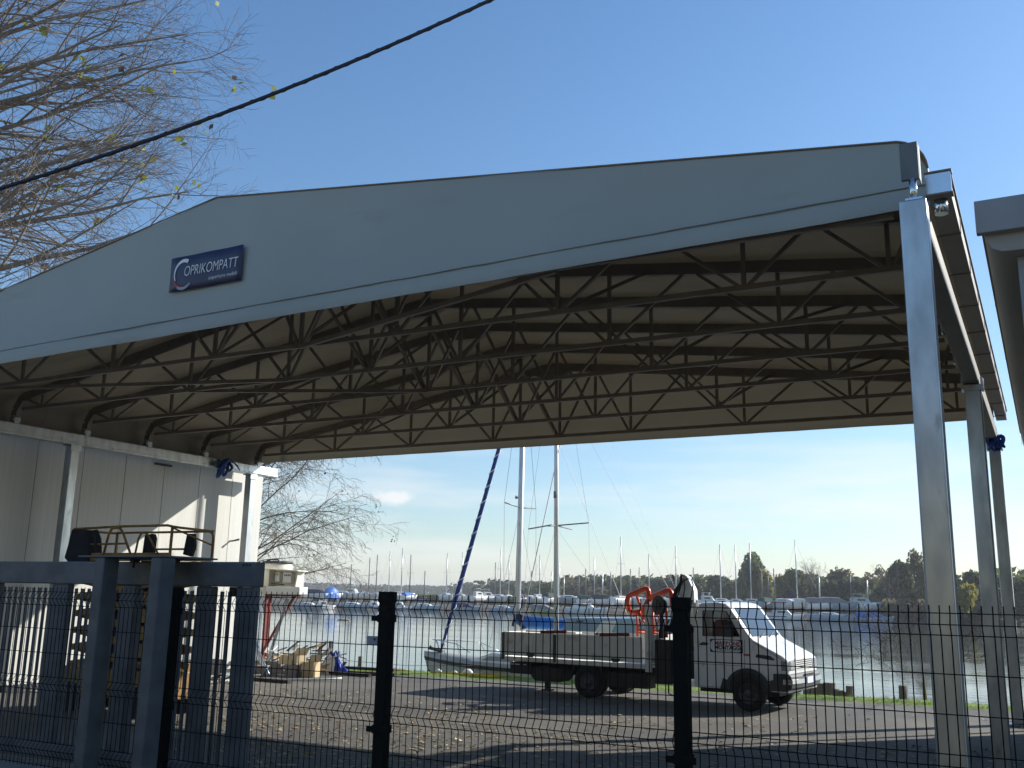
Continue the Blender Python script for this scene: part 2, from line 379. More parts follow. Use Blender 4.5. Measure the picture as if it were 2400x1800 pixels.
def gable(yf, zb, out, name, hem):
    mb = MB(); nz_ = 13; rows = []
    X = [XL+(XR-XL)*i/150 for i in range(151)]
    for x in X:
        zt = ztop(x)-.004; b = zb(x); col = []
        zz = [b, b+.02, b+.08, b+.16, b+hem, b+hem+.015]+[b+hem+.015+(zt-b-hem-.015)*(k/nz_) for k in range(1, nz_+1)]
        for z in zz:
            t = (z-b); bl = .018*fbm(x*.55, z*.8, 1.7)*min(1, (zt-z)*3)+.006*fbm(x*2.2, z*.5, 4.)*min(1, (zt-z)*3)
            if t < hem: bl += .014*math.sin(math.pi*min(1, t/hem))+.006*fbm(x*3, z*4)
            elif t < hem+.016: bl += .002
            col.append((x, yf+out*bl, z+(.010*fbm(x*.8, 1.) if t < .3 else 0)))
        rows.append(col)
    mb.loft(rows, closed=False)
    return mb.build(name, M['fabric'], can)
fp = gable(Y0, zval, -1, 'front_panel', .20)
gable(Y1, lambda x: 5.46, 1, 'rear_panel', .22)
mb = MB(); rows = []
for k, yy in enumerate([Y0+(Y1-Y0)*i/48 for i in range(49)]):
    sag = .035*abs(math.sin(math.pi*(yy-Y0)/1.78))
    rows.append([Vector((x, yy, z-(sag if 1.5 < abs(x-XC)+.1 < 8.4 else sag*.3)+.012*fbm(x*.7, yy*.9))) for x, z in RP])
for r in rows:       # side drops down to the rails
    r.insert(0, Vector((XL+.01, r[0].y, 5.33))); r.append(Vector((XR+.005, r[-1].y, 5.62)))
mb.loft(rows, closed=False)
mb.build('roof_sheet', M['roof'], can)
mb = MB()
mb.tube([(x, Y0-.01, z+.006) for x, z in RP[6:]], .010, 6)
mb.tube([(XC, Y0, ZR), (XC, Y0, ZR+.16)], .005, 5)
mb.build('edge_piping', M['steel_dark'], can)
mb = MB()
mb.tube([(XL+(XR-XL)*i/120, Y0-.016-.008*fbm(i*.2, 2.), zval(XL+(XR-XL)*i/120)+.208+.010*fbm(XL+i*.13, 1.)+.006*fbm(i*.31, 7.)) for i in range(121)], .011, 5)
mb.build('seam', M['fabric'], fp)

YF = [9.17, 10.72, 12.42, 14.12, 15.82, 17.6, 19.5]
NODES = [-17.5, -15.75, -13.43, -11.12, -9.4, -7.7, -5.22, -2.83, -1.25]
ZB = 5.63
PLAN = (((-9.4, 10.7), (-4.5, 9.2)), ((-16.6, 10.8), (-11.1, 12.4)), ((-13.4, 12.4), (-9.4, 14.1)))
for fi, y in enumerate(YF):
    fr = bpy.data.objects.new('truss_frame', None); COL.objects.link(fr); fr.parent = can; fr.location = Vector((XC, y, 0))-can.location
    fr.location.z = 0
    mb = MB(); d = .11
    P = [(XL+.2, 5.46), (XL+.21, 5.62), (XL+.38, zroof(XL+.45)-d), (XC, ZR-d), (XR-.38, zroof(XR-.4)-d), (XR-.2, 5.85), (XR-.19, 5.46)]
    for a, b in zip(P, P[1:]): mb.beam((a[0], y, a[1]), (b[0], y, b[1]), .165, .10, (0, 1, 0))
    mb.prism([(XC-.55, ZR-.16-.09), (XC, ZR-.07), (XC+.55, ZR-.16-.06), (XC+.22, ZR-.36), (XC-.22, ZR-.36)], 'y', y-.062, y+.062)
    mb.build('top_chord', M['steel_dark'], fr)
    mb = MB(); mb.beam((-18.1, y, ZB), (-1.0, y, ZB), .052, .064); mb.build('bottom_chord', M['steel_dark'], fr)
    top = lambda x: zroof(x)-d
    for x in NODES:
        mb = MB(); mb.beam((x, y, ZB), (x, y, top(x)), .048, .048); mb.build('upright', M['steel_dark'], fr)
    if fi > 0:
        for i, x in enumerate(NODES):
            for s_ in (-1, 1):
                if i in (0, 8) and fi != 1 and False: continue
                j = i+s_
                if j < 0: xt = -18.0
                elif j > 8: xt = -.98
                else: xt = x+(NODES[j]-x)*(.5-.03)
                if i in (0, 8) and fi in (5, 6) and s_*(i-4) > 0: continue
                mb = MB(); mb.beam((x+.05*s_, y, ZB+.02), (xt, y, top(xt)-.05), .042, .042, (0, 1, 0)); mb.build('web', M['steel_dark'], fr)
    mb = MB()
    for xx in (XL+.2, XR-.17):
        mb.box((xx, y, 5.445), (.10, .16, .11)); mb.cyl((xx-.06, y-.05, 5.41), (xx+.06, y-.05, 5.41), .035, n=10); mb.cyl((xx-.06, y+.05, 5.41), (xx+.06, y+.05, 5.41), .035, n=10)
        mb.box((xx+(.06 if xx < -9 else -.06), y, 5.39), (.02, .12, .2))
    mb.build('roller_bracket', M['galv'], fr)
# bracing between the frames: scissor bars below the ridge, struts along the canopy
for k in range(1, 6):
    a, b = YF[k], YF[k+1]
    mb = MB(); x = XC+.1
    mb.beam((x, a, 6.95), (x, b, ZB+.05), .042, .042); mb.beam((x+.055, b, 6.95), (x+.055, a, ZB+.05), .042, .042)
    mb.build('scissor_brace', M['steel_dark'], can)
for x, z in ((-13.43, ZB), (-11.12, ZB), (-5.22, ZB), (-15.75, ZB), (-2.83, ZB)):
    for k in range(0, 6):
        if (k+int(-x)) % 2: continue
        mb = MB(); mb.beam((x-.1, YF[k]+.05, z+.0), (x+.55, YF[k+1]-.05, zroof(x+.55)-.17), .045, .045); mb.build('bay_brace', M['steel_dark'], can)
for a_, b_ in PLAN:
    mb = MB(); mb.beam((*a_, ZB-.02), (*b_, ZB-.02), .05, .06); mb.build('plan_brace', M['steel_dark'], can)
# rails, columns, gutter
mb = MB(); mb.b2((-18.43, 6.0, 5.10), (-18.21, 20.2, 5.335))
mb.b2((-18.40, 6.0, 5.335), (-18.24, 20.2, 5.352)); mb.b2((-18.205, 6.0, 5.12), (-18.185, 20.2, 5.16))
bevel(mb.build('rail_beam', M['galv'], can), .012)
mb = MB(); mb.b2((-.83, 8.34, 5.12), (-.65, 20.95, 5.36)); bevel(mb.build('rail_beam', M['gutterbrown'], can), .012)
for x, y, zt in ((-.735, 8.2, 5.335), (-.735, 14.8, 5.118), (-.735, 20.85, 5.118)):
    mb = MB(); mb.b2((x-.105, y-.105, .02), (x+.105, y+.105, zt)); c = bevel(mb.build('column', M['galv'], can), .016, 3)
    mb = MB(); mb.b2((x-.2, y-.2, 0.004), (x+.2, y+.2, .02)); mb.build('base_plate', M['galv'], c)
    if zt < 5.2:
        mb = MB(); mb.b2((x-.14, y-.13, 5.04), (x-.108, y+.13, 5.2)); mb.b2((x+.108, y-.13, 5.04), (x+.14, y+.13, 5.2)); mb.b2((x-.108, y-.135, 5.02), (x+.108, y-.108, 5.1)); mb.build('cleat', M['galv'], c)
for y in (13.85, 19.3):
    x = -18.32
    mb = MB(); mb.b2((x-.1, y-.1, .02), (x+.1, y+.1, 5.098)); c = bevel(mb.build('column', M['galv'], can), .014, 3)
    mb = MB(); mb.b2((x-.2, y-.2, .004), (x+.2, y+.2, .02)); mb.build('base_plate', M['galv'], c)
    mb = MB(); mb.b2((x-.12, y-.16, 5.075), (x+.15, y-.102, 5.097)); mb.b2((x+.102, y-.13, 4.97), (x+.12, y+.13, 5.097)); mb.build('cleat', M['galv'], c)
mb = MB(); mb.b2((-.815, 8.18, 5.545), (-.675, 8.22, 5.87)); mb.b2((-.681, 8.221, 5.545), (-.672, 8.33, 5.87))
es = mb.build('end_stop', M['galv_gate'], can)
mb = MB(); mb.cyl((-.73, 8.2, 5.36), (-.73, 8.2, 5.545), .032); mb.b2((-.79, 8.13, 5.337), (-.66, 8.27, 5.36)); mb.build('stop_post', M['chrome'], es)
mb = MB()   # gutter: open channel with sheet walls
gx0, gx1, gz0, gz1 = -.655, -.475, 5.555, 5.73
mb.b2((gx0, 8.68, gz0), (gx1, 20.5, gz0+.008)); mb.b2((gx0, 8.68, gz0+.008), (gx0+.006, 20.5, gz1)); mb.b2((gx1-.006, 8.68, gz0+.008), (gx1, 20.5, gz1))
mb.b2((gx1, 8.68, gz1-.012), (gx1+.018, 20.5, gz1))
gut = mb.build('gutter', M['gutterbrown'], can)
mb = MB(); mb.b2((gx0-.012, 8.6, gz0-.006), (gx1+.012, 8.68, gz1+.01)); mb.build('end_box', M['sky_box'], gut)
mb = MB(); mb.b2((gx0-.016, 8.585, gz1+.01), (gx1+.022, 8.70, gz1+.024)); mb.b2((gx0-.016, 8.585, gz0-.018), (gx1+.022, 8.70, gz0-.006)); mb.build('end_rim', M['steel_dark'], gut)
mb = MB(); mb.tube([(-.565, 8.75, gz0-.002), (-.565, 8.75, gz0-.14)], [.055, .055], 20); mb.build('outlet_pipe', M['sky_box'], gut)
for k in range(9):
    y = 9.7+1.28*k
    mb = MB(); mb.b2((gx0-.17, y-.012, gz0-.012), (gx1+.004, y+.012, gz0-.001)); mb.b2((gx1+.0005, y-.012, gz0-.001), (gx1+.006, y+.012, gz1-.02)); mb.build('gutter_strap', M['steel_dark'], gut)
# banner on the front fabric
bx0, bx1, bz0, bz1, by = -10.297, -8.983, 6.067, 6.558, Y0-.045
ban = thing('banner', (bx0, by, bz0), 'dark blue lettered banner fixed to the grey canopy front', 'banner')
mb = MB(); n = 12
mb.loft([[Vector((bx0+(bx1-bx0)*i/n, by+.004*math.sin(i*1.1+j), bz0+(bz1-bz0)*j/4)) for j in range(5)] for i in range(n+1)], closed=False)
o = mb.build('sheet', M['banner'], ban); sm = o.modifiers.new('solid', 'SOLIDIFY'); sm.thickness = .006; sm.offset = -1
rot = Matrix.Rotation(R(90), 3, 'X')
text('lettering', 'OPRIKOMPATT', .205, M['white_print'], ban, Vector((.265, -.016, .195)), rot, .12, .001, .70, offset=-.0025)
text('small_lettering', 'coperture mobili', .075, M['white_print'], ban, Vector((1.25, -.016, .085)), rot, .1, .001, 1.0, 'RIGHT', offset=-.0008)
def arc(a0, a1, r0, r1, cx_, cz_, y, wf, n=28, ex=1.):
    mb = MB(); A = []; B = []
    for i in range(n+1):
        t = i/n; a = R(a0+(a1-a0)*t); w = (r1-r0)*wf(t)/2; rm = (r0+r1)/2
        A.append(Vector((cx_+ex*math.cos(a)*(rm-w), y, cz_+math.sin(a)*(rm-w)))); B.append(Vector((cx_+ex*math.cos(a)*(rm+w), y, cz_+math.sin(a)*(rm+w))))
    mb.loft([[p, q, q+Vector((0, .002, 0)), p+Vector((0, .002, 0))] for p, q in zip(A, B)], smooth=False)
    return mb
ex_, ez_ = .255, .245
arc(62, 212, .150, .205, ex_, ez_, -.017, lambda t: 1-.75*t, ex=.92).build('emblem_arc', M['white_print'], ban, local=True)
arc(172, 268, .175, .222, ex_, ez_-.012, -.0135, lambda t: .35+.65*t, ex=.92).build('emblem_arc', M['red_print'], ban, local=True)
arc(240, 315, .185, .232, ex_, ez_-.012, -.015, lambda t: .9-.5*abs(t-.5), ex=.92).build('emblem_arc', M['gray_print'], ban, local=True)

# blue ratchet straps wound round the rail ends
def strap(p, s, label):
    t = thing('strap_bundle', p, label, 'strap', 'blue straps on the canopy rails')
    rnd = random.Random(int(abs(p[0])*7))
    mb = MB()
    for k in range(9):
        a = rnd.uniform(-.12, .12)*s; b = rnd.uniform(-.16, .1)*s; h = rnd.uniform(.12, .34)*s; w = rnd.uniform(.05, .12)*s
        pts = [(a+w*math.sin(u), b+w*.6*math.cos(u*1.3+k), -h*.5+h*.55*math.cos(u+k)) for u in [6.28*i/14 for i in range(15)]]
        mb.tube(pts, .028*s, 6)
    mb.build('webbing', M['strap'], t, local=True)
    mb = MB()
    for k in range(3): mb.tube([(0, .05, -.02), (.03, .2+.06*k, .06-.03*k), (.05, .45+.04*k, -.07-.05*k)], .011*s, 5)
    mb.build('strap_tail', M['strap'], t, local=True)
strap((-18.17, 18.15, 5.30), 1.25, 'tangled blue strap hanging from the rail above the white panel wall')
strap((-.68, 19.9, 5.16), .8, 'blue strap hanging between the two farthest right columns')

# ------------------------------------------------------------------ left building: white sandwich panels
bl = thing('panel_building', (-22.3, 10, 0), 'white ribbed sandwich panel building left of the canopy', 'building')
WX = -18.9
mb = MB(); y = 20.4
mb.b2((-25.6, -4.0, .0), (WX-.03, 20.37, 5.26)); mb.build('core_wall', M['plastic'], bl)
mb = MB(); k = 0
while y > -3:
    mb.b2((WX-.028, y-1.148, .12), (WX, y, 5.3)); y -= 1.16; k += 1
x = WX-.03
while x > -25.5: mb.b2((x-1.148, 20.372, .12), (x, 20.40, 5.3)); x -= 1.16
wall = bevel(mb.build('panel_wall', M['panelwall'], bl), .006)
mb = MB(); mb.b2((WX+.001, -3.5, .0), (WX+.02, 20.4, .118)); mb.build('skirting', M['plastic'], bl)
mb = MB(); mb.add([(-25.9, -4.2, 5.31), (WX-.05, -4.2, 5.31), (WX-.05, 20.5, 5.31), (-25.9, 20.5, 5.31), (-25.9, -4.2, 5.42), (WX-.05, -4.2, 5.36), (WX-.05, 20.5, 5.36), (-25.9, 20.5, 5.42)], [(0,3,2,1),(4,5,6,7),(0,1,5,4),(1,2,6,5),(2,3,7,6),(3,0,4,7)])
mb.build('roof', M['fascia'], bl)
mb = MB(); mb.tube([(WX, 19.32, 3.37), (WX+.10, 19.34, 3.38), (WX+.26, 19.4, 3.42)], [.022, .022, .028], 8); mb.build('wall_peg', M['steel_dark'], bl)
mb = MB(); mb.b2((WX+.001, 16.6, 5.05), (WX+.06, 17.1, 5.10)); mb.build('wall_bracket', M['plastic'], bl)

# ------------------------------------------------------------------ fence, kerb, gate
FY = 6.71
lw = MB(); lw.b2((-14, FY-.16, -.02), (3.5, FY+.5, .34)); o = bevel(lw.build('low_wall', M['concrete']), .02)
tag(o, 'low concrete kerb wall under the mesh fence and gate', 'wall')
fen = thing('mesh_fence', (-3.5, FY, .34), 'dark green welded mesh fence with V folds between square posts', 'fence')
PX = [-7.2, -4.782, -2.284, .21, 2.7]
def zy(z):
    for zc in (1.984, 1.162, .55):
        d = abs(z-zc)
        if d < .064: return -.046*(1-d/.064)
    return 0.
def panel(xa, xb):
    mb = MB(); n = round((xb-xa)/.0595); r = .004
    zs = [.38, .486, .55, .614, 1.098, 1.162, 1.226, 1.92, 1.984, 2.048, 2.10]
    for i in range(1, n):
        x = xa+(xb-xa)*i/n+rnd.uniform(-.0015, .0015)
        mb.tube([(x, FY+zy(z), z) for z in zs], r, 4, smooth=False)
    for z in (.40, .486, .55, .614, .86, 1.098, 1.162, 1.226, 1.455, 1.69, 1.92, 1.984, 2.052):
        mb.beam((xa+.03, FY+zy(z)+.006, z), (xb-.03, FY+zy(z)+.006, z), .0065, .0065)
    return mb
PXL = [-12.3, -9.75]+PX
for a, b in zip(PXL, PXL[1:]):
    panel(a, b).build('mesh_panel', M['fence'], fen)
for x in PX:
    mb = MB(); mb.b2((x-.05, FY-.045, .34), (x+.05, FY+.055, 2.075)); p = bevel(mb.build('post', M['fence'], fen), .006)
    mb = MB(); mb.b2((x-.057, FY-.052, 2.03), (x+.057, FY+.062, 2.118)); bevel(mb.build('cap', M['fence'], p), .008)
    for z in (1.905, 1.05):
        mb = MB(); mb.b2((x-.105, FY-.062, z-.022), (x+.105, FY-.046, z+.022)); mb.b2((x-.058, FY-.05, z-.03), (x+.058, FY+.06, z+.03)); mb.build('clamp', M['fence'], p)
mb = MB(); mb.b2((-4.955, FY-.022, 1.695), (-4.838, FY-.014, 1.762)); o = bevel(mb.build('name_plate', M['gray_print']), .003)
tag(o, 'small grey metal plate fixed on the mesh fence beside a post', 'plate')
mb = MB(); mb.prism([(-4.89, 1.742), (-4.866, 1.748), (-4.862, 1.728), (-4.88, 1.726)], 'y', FY-.0225, FY-.0215); mb.build('mark', M['plastic'], o)

gate = thing('sliding_gate', (-9, 7.02, .4), 'heavy galvanised sliding gate with vertical slats behind the mesh fence', 'gate')
GY = 7.02
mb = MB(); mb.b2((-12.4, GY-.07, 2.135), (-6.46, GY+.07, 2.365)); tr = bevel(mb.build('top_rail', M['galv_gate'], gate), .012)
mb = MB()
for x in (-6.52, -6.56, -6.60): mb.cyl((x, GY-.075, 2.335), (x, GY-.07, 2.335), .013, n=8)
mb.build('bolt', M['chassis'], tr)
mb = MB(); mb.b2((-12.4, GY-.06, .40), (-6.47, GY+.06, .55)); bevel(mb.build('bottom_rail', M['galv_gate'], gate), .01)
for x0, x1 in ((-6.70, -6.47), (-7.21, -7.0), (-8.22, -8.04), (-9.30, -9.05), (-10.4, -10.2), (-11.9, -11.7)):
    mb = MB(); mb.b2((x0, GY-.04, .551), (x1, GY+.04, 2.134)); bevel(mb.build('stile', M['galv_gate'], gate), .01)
x = -12.2
mb = MB()
while x < -6.72:
    if not any(a-.05 < x < b+.05 for a, b in ((-6.70, -6.47), (-7.21, -7.0), (-8.22, -8.04), (-9.30, -9.05), (-10.4, -10.2), (-11.9, -11.7))):
        mb.b2((x-.023, GY-.004, .551), (x+.023, GY+.004, 2.09))
    x += .098
mb.build('slat_infill', M['galv_gate'], gate)
mb = MB(); mb.b2((-6.80, GY-.03, 2.045), (-6.71, GY+.03, 2.134)); bevel(mb.build('catch', M['chassis'], gate), .006)
gp = thing('guide_portal', (-7.8, 6.5, .0), 'pair of galvanised guide posts joined by a top plate before the gate', 'gate post')
PYG = 6.5
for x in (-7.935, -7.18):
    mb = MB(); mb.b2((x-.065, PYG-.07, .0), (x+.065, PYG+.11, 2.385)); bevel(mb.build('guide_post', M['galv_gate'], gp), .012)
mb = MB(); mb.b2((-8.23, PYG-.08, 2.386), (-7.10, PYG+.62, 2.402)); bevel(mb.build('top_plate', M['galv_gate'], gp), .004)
mb = MB()
for x in (-7.95, -7.4):
    mb.cyl((x, PYG+.35, 2.30), (x, PYG+.35, 2.386), .012, n=8)
    mb.cyl((x-.05, PYG+.36, 2.37), (x+.05, PYG+.36, 2.37), .02, n=10)
mb.build('guide_roller', M['chassis'], gp)

# ------------------------------------------------------------------ scissor lift
lf = thing('scissor_lift', (-14.3, 12.5, 0), 'worn yellow scissor lift with raised railed platform behind the gate', 'scissor lift')
bx, ex2, fy, ry, fz, rz_ = -15.6, -13.1, 12.02, 12.98, 2.66, 3.15
mb = MB(); mb.b2((bx, fy, fz-.06), (ex2, ry, fz)); mb.b2((bx, fy-.012, fz-.09), (ex2, fy-.001, fz+.05)); mb.build('platform', M['yellow'], lf)
def bend(mbx, pts, r=.022): mbx.tube(pts, r, 7)
mb = MB()
bend(mb, [(bx, fy, fz+.48), (bx+1.2, fy, rz_+.02), (ex2-.12, fy, rz_+.02), (ex2-.03, fy+.05, rz_), (ex2, fy+.2, rz_-.01), (ex2, ry-.12, rz_-.02), (ex2, ry-.03, rz_-.06), (ex2, ry, rz_-.14), (ex2, ry, fz)])
bend(mb, [(bx, ry, rz_-.02), (ex2, ry, rz_-.02)]); bend(mb, [(bx, fy, fz), (bx, fy, fz+.48)]); bend(mb, [(bx, ry, fz), (bx, ry, rz_-.02)]); bend(mb, [(bx, fy, rz_-.03), (bx, ry, rz_-.03)])
bend(mb, [(ex2-.02, fy+.02, rz_), (ex2-.02, fy+.02, fz)], .026)
mb.build('guard_rail', M['yellow'], lf)
mb = MB()
bend(mb, [(-14.75, fy, fz), (-14.66, fy, 3.05), (-14.6, fy, 3.13), (-14.5, fy, 3.15), (-14.38, fy, 3.13), (-14.3, fy, 3.05), (-14.04, fy, fz)])
bend(mb, [(-13.95, fy, fz), (-13.9, fy, 2.95), (-13.84, fy, 3.04), (-13.76, fy, 3.06), (-13.66, fy, 3.0), (-13.36, fy, fz)], .019)
bend(mb, [(-15.3, fy, 2.86), (-14.2, fy, 2.87)], .019); bend(mb, [(-14.7, ry, 2.82), (-13.5, ry, 2.82)], .019)
bend(mb, [(ex2, fy+.04, rz_-.03), (ex2, ry, rz_-.27)], .016)
mb.build('brace_rail', M['yellow'], lf)
mb = MB(); mb.prism([(-15.72, 2.62), (-15.5, 2.48), (-15.1, 2.48), (-15.05, 2.7), (-15.2, 3.12), (-15.6, 3.14), (-15.66, 2.85)], 'y', fy-.06, fy+.2)
bevel(mb.build('control_box', M['darkcloth'], lf), .03)
mb = MB(); mb.prism([(-14.75, 2.56), (-14.5, 2.56), (-14.48, 3.02), (-14.53, 3.1), (-14.72, 3.08)], 'y', ry-.12, ry-.02); bevel(mb.build('cover', M['darkcloth'], lf), .012)
mb = MB(); mb.prism([(-13.72, 2.72), (-13.52, 2.68), (-13.46, 2.86), (-13.5, 3.09), (-13.66, 3.09)], 'y', ry-.1, ry-.02)
bevel(mb.build('cover', M['darkcloth'], lf), .012); mb = MB(); mb.tube([(-14.92, fy+.05, 2.62), (-14.98, fy+.03, 2.95), (-15.02, fy, 3.12)], [.06, .07, .04], 7)
bevel(mb.build('cover', M['darkcloth'], lf), .012)
ys = (12.12, 12.86)
for k in range(6):
    z0 = .78+.29*k; z1 = z0+.28
    for yy in ys:
        mb = MB(); mb.beam((-15.4, yy, z0), (-13.35, yy, z1), .06, .11); mb.build('scissor_arm', M['yellow'], lf)
        mb = MB(); mb.beam((-15.4, yy+.07, z1), (-13.35, yy+.07, z0), .06, .11); mb.build('scissor_arm', M['yellow'], lf)
mb = MB(); mb.b2((-15.25, 12.25, .745), (-13.6, 12.75, 2.2)); bevel(mb.build('hydraulic_pack', M['chassis'], lf), .03)
mb = MB(); mb.b2((-15.65, 12.0, .28), (-13.1, 13.0, .74)); bevel(mb.build('base_chassis', M['yellow'], lf), .03)
for xx in (-15.2, -13.5):
    for yy in (12.02, 12.98):
        mb = MB(); mb.cyl((xx, yy-.12, .25), (xx, yy+.12, .25), .25, n=22); mb.build('wheel', M['rubber'], lf)

# ------------------------------------------------------------------ truck
TA = R(-5)
tk = thing('tipper_truck', (-5.299, 20.676, 0), 'white light lorry with dropside bed, crane and lettered door', 'truck', rz=TA)
def tb(mbx, name, m, parent=None, bw=0, seg=2):
    o = mbx.build(name, m, parent or tk, local=True)
    if bw: bevel(o, bw, seg)
    return o
W_ = .93
# cab shell: lofted cross-sections along the width so that the sides round in
side_prof = [(-1.14, .40), (-1.14, 1.05), (-1.10, 1.55), (-1.03, 1.98), (-.95, 2.055), (-.6, 2.075), (-.42, 2.045), (-.34, 1.985), (.08, 1.40), (.14, 1.35), (.72, 1.07), (.80, 1.00), (.815, .86), (.815, .45), (.80, .40)]
def shell(prof, ys_, inset):
    rings = []
    cxm, czm = -.3, 1.1
    for y, ins in zip(ys_, inset):
        rings.append([Vector((x+(cxm-x)*ins*.45, y, z-(max(0, z-1.35))*ins*.9)) for x, z in prof])
    return rings
mb = MB(); mb.loft(shell(side_prof, [-W_, -W_+.02, -W_+.07, -.4, .4, W_-.07, W_-.02, W_], [.05, .02, 0, 0, 0, 0, .02, .05]), smooth=False, caps=False)
def sidep(P):
    return [(x+(-.3-x)*.0225, z-max(0, z-1.35)*.045) for x, z in P]
for s_ in (-1, 1):
    lo, hi = sorted((s_*(W_-.009), s_*(W_-.001)))
    for P in ([(-1.14, .40), (-1.14, 1.05), (-1.115, 1.40), (-.93, 1.40), (-.14, 1.42), (.07, 1.42), (.14, 1.35), (.72, 1.07), (.80, 1.0), (.815, .86), (.815, .45), (.80, .40)],
              [(-1.115, 1.401), (-1.10, 1.55), (-1.03, 1.98), (-.92, 1.92), (-.93, 1.401)],
              [(-1.03, 1.981), (-.95, 2.055), (-.6, 2.075), (-.42, 2.045), (-.34, 1.986), (-.41, 1.921), (-.92, 1.921)],
              [(-.41, 1.92), (-.34, 1.985), (.069, 1.421), (-.14, 1.421)]):
        mb.prism(sidep(P), 'y', lo, hi)
cab = tb(mb, 'cab', M['truckwhite'])
# greenhouse slopes inwards; openings are built as separate panes set proud of the shell
def quad(name, pts, m, parent, th=.006):
    mb = MB(); n = (Vector(pts[1])-Vector(pts[0])).cross(Vector(pts[2])-Vector(pts[0])).normalized()*th
    k = len(pts); mb.add([Vector(p) for p in pts]+[Vector(p)+n for p in pts], [list(range(k))[::-1], list(range(k, 2*k))]+[(i, (i+1) % k, k+(i+1) % k, k+i) for i in range(k)])
    return tb(mb, name, m, parent)
ws0, ws1 = Vector((-.32, 0, 1.965)), Vector((.075, 0, 1.415))
quad('windscreen', [(ws1.x, -.80, ws1.z), (ws1.x, .80, ws1.z), (ws0.x, .72, ws0.z), (ws0.x, -.72, ws0.z)], M['lens'] if False else M['glass'], cab, .008)
mb = MB()
for y in (-.45, .1, .5): mb.tube([(.11, y, 1.40), (.10, y+.12, 1.43), (.06, y+.38, 1.47)], .010, 5)
tb(mb, 'wiper', M['plastic'], cab)
# side windows: clear panes in rubber frames, seats and dash inside
yn = -(W_+.003)
for s_ in (-1, 1):
    WP = sidep([(-.93, 1.40), (-.14, 1.42), (-.41, 1.92), (-.92, 1.92)])
    mb = MB(); yy = s_*(W_-.012); mb.add([(x, yy, z) for x, z in WP], [(0, 1, 2, 3)]); wn_ = tb(mb, 'side_window', M['window'], cab)
    mb = MB()
    for (xa, za), (xb, zb_) in zip(WP, WP[1:]+WP[:1]): mb.beam((xa, s_*(W_+.001), za), (xb, s_*(W_+.001), zb_), .012, .03, (0, 1, 0))
    mb.beam((-.70, s_*(W_-.005), 1.385), (-.70, s_*(W_-.005), 1.90), .012, .03, (0, 1, 0))
    tb(mb, 'window_frame', M['rubber'], wn_)
for yy in (-.48, .42):
    mb = MB(); mb.prism([(-.80, .9), (-.42, .9), (-.55, 1.60), (-.62, 1.72), (-.74, 1.72), (-.80, 1.6)], 'y', yy-.24, yy+.24); bevel(tb(mb, 'seat', M['seat'], cab), .04)
mb = MB(); mb.b2((-1.08, -.90, .45), (-.2, .90, 1.0)); mb.b2((-.2, -.90, .45), (.05, .90, 1.38)); tb(mb, 'dashboard', M['plastic'], cab)
mb = MB(); mb.b2((-.42, yn-.17, 1.40), (-.25, yn-.05, 1.63)); mb.beam((-.3, yn, 1.42), (-.33, yn-.08, 1.46), .03, .03); tb(mb, 'mirror', M['plastic'], cab, .03, 3)
mb = MB(); mb.b2((-.42, .98, 1.40), (-.25, 1.1, 1.63)); mb.beam((-.3, .93, 1.42), (-.33, 1.0, 1.46), .03, .03); tb(mb, 'mirror', M['plastic'], cab, .03, 3)
# door outline, handle, decals
mb = MB()
for a, b in (((-1.02, .42), (-1.02, 1.36)), ((-.06, .80), (-.04, 1.36)), ((-1.02, .42), (-.50, .42)), ((-1.12, .85), (-.05, .85))):
    mb.beam((a[0], yn, a[1]), (b[0], yn, b[1]), .006, .007)
mb.beam((.09, yn, 1.33), (.72, yn, 1.00), .006, .008)
tb(mb, 'panel_gap', M['plastic'], cab)
mb = MB(); mb.prism([(-1.01, 1.225), (-.93, 1.275), (-.84, 1.27), (-.79, 1.245), (-.85, 1.215), (-.95, 1.21)], 'y', yn-.02, yn); tb(mb, 'door_handle', M['plastic'], cab, .006)
sg = MB(); sg.b2((-.765, yn-.006, 1.09), (-.085, yn-.001, 1.345)); sgn_ = tb(sg, 'door_sign', M['tarpnavy'], cab)
def rrect(x0, x1, z0, z1, r, n=6):
    P = []
    for cx_, cz_, a0 in ((x1-r, z1-r, 0), (x0+r, z1-r, 90), (x0+r, z0+r, 180), (x1-r, z0+r, 270)):
        for k in range(n+1): a = R(a0+90*k/n); P.append((cx_+r*math.cos(a), cz_+r*math.sin(a)))
    return P
mb = MB(); mb.prism(rrect(-.755, -.10, 1.105, 1.332, .095)[::-1], 'y', yn-.009, yn-.0062); tb(mb, 'sign_face', M['white_print'], sgn_)
rx = Matrix.Rotation(R(90), 3, 'X')
text('lettering', 'MARRONE', .108, M['red_print'], sgn_, Vector((-.668, yn-.0105, 1.232)), rx, 0, .001, 1.03, offset=.004)
text('lettering', 'MONTAGGI', .108, M['black_print'], sgn_, Vector((-.668, yn-.0105, 1.150)), rx, 0, .001, .95, offset=.004)
mb = MB(); mb.b2((-.66, yn-.0105, 1.125), (-.17, yn-.0095, 1.131)); tb(mb, 'rule', M['black_print'], sgn_)
mb = MB(); mb.prism([(.17, 1.03), (.52, .985), (.555, 1.005), (.46, 1.07), (.19, 1.09)], 'y', yn-.006, yn+.002); tb(mb, 'side_vent', M['plastic'], cab)
mb = MB(); mb.b2((-.07, yn-.01, 1.045), (.06, yn, 1.085)); tb(mb, 'indicator', M['amber'], cab, .004)
mb = MB(); mb.b2((-.78, -.45, 2.07), (-.6, -.15, 2.095)); tb(mb, 'roof_hatch', M['plastic'], cab, .01)
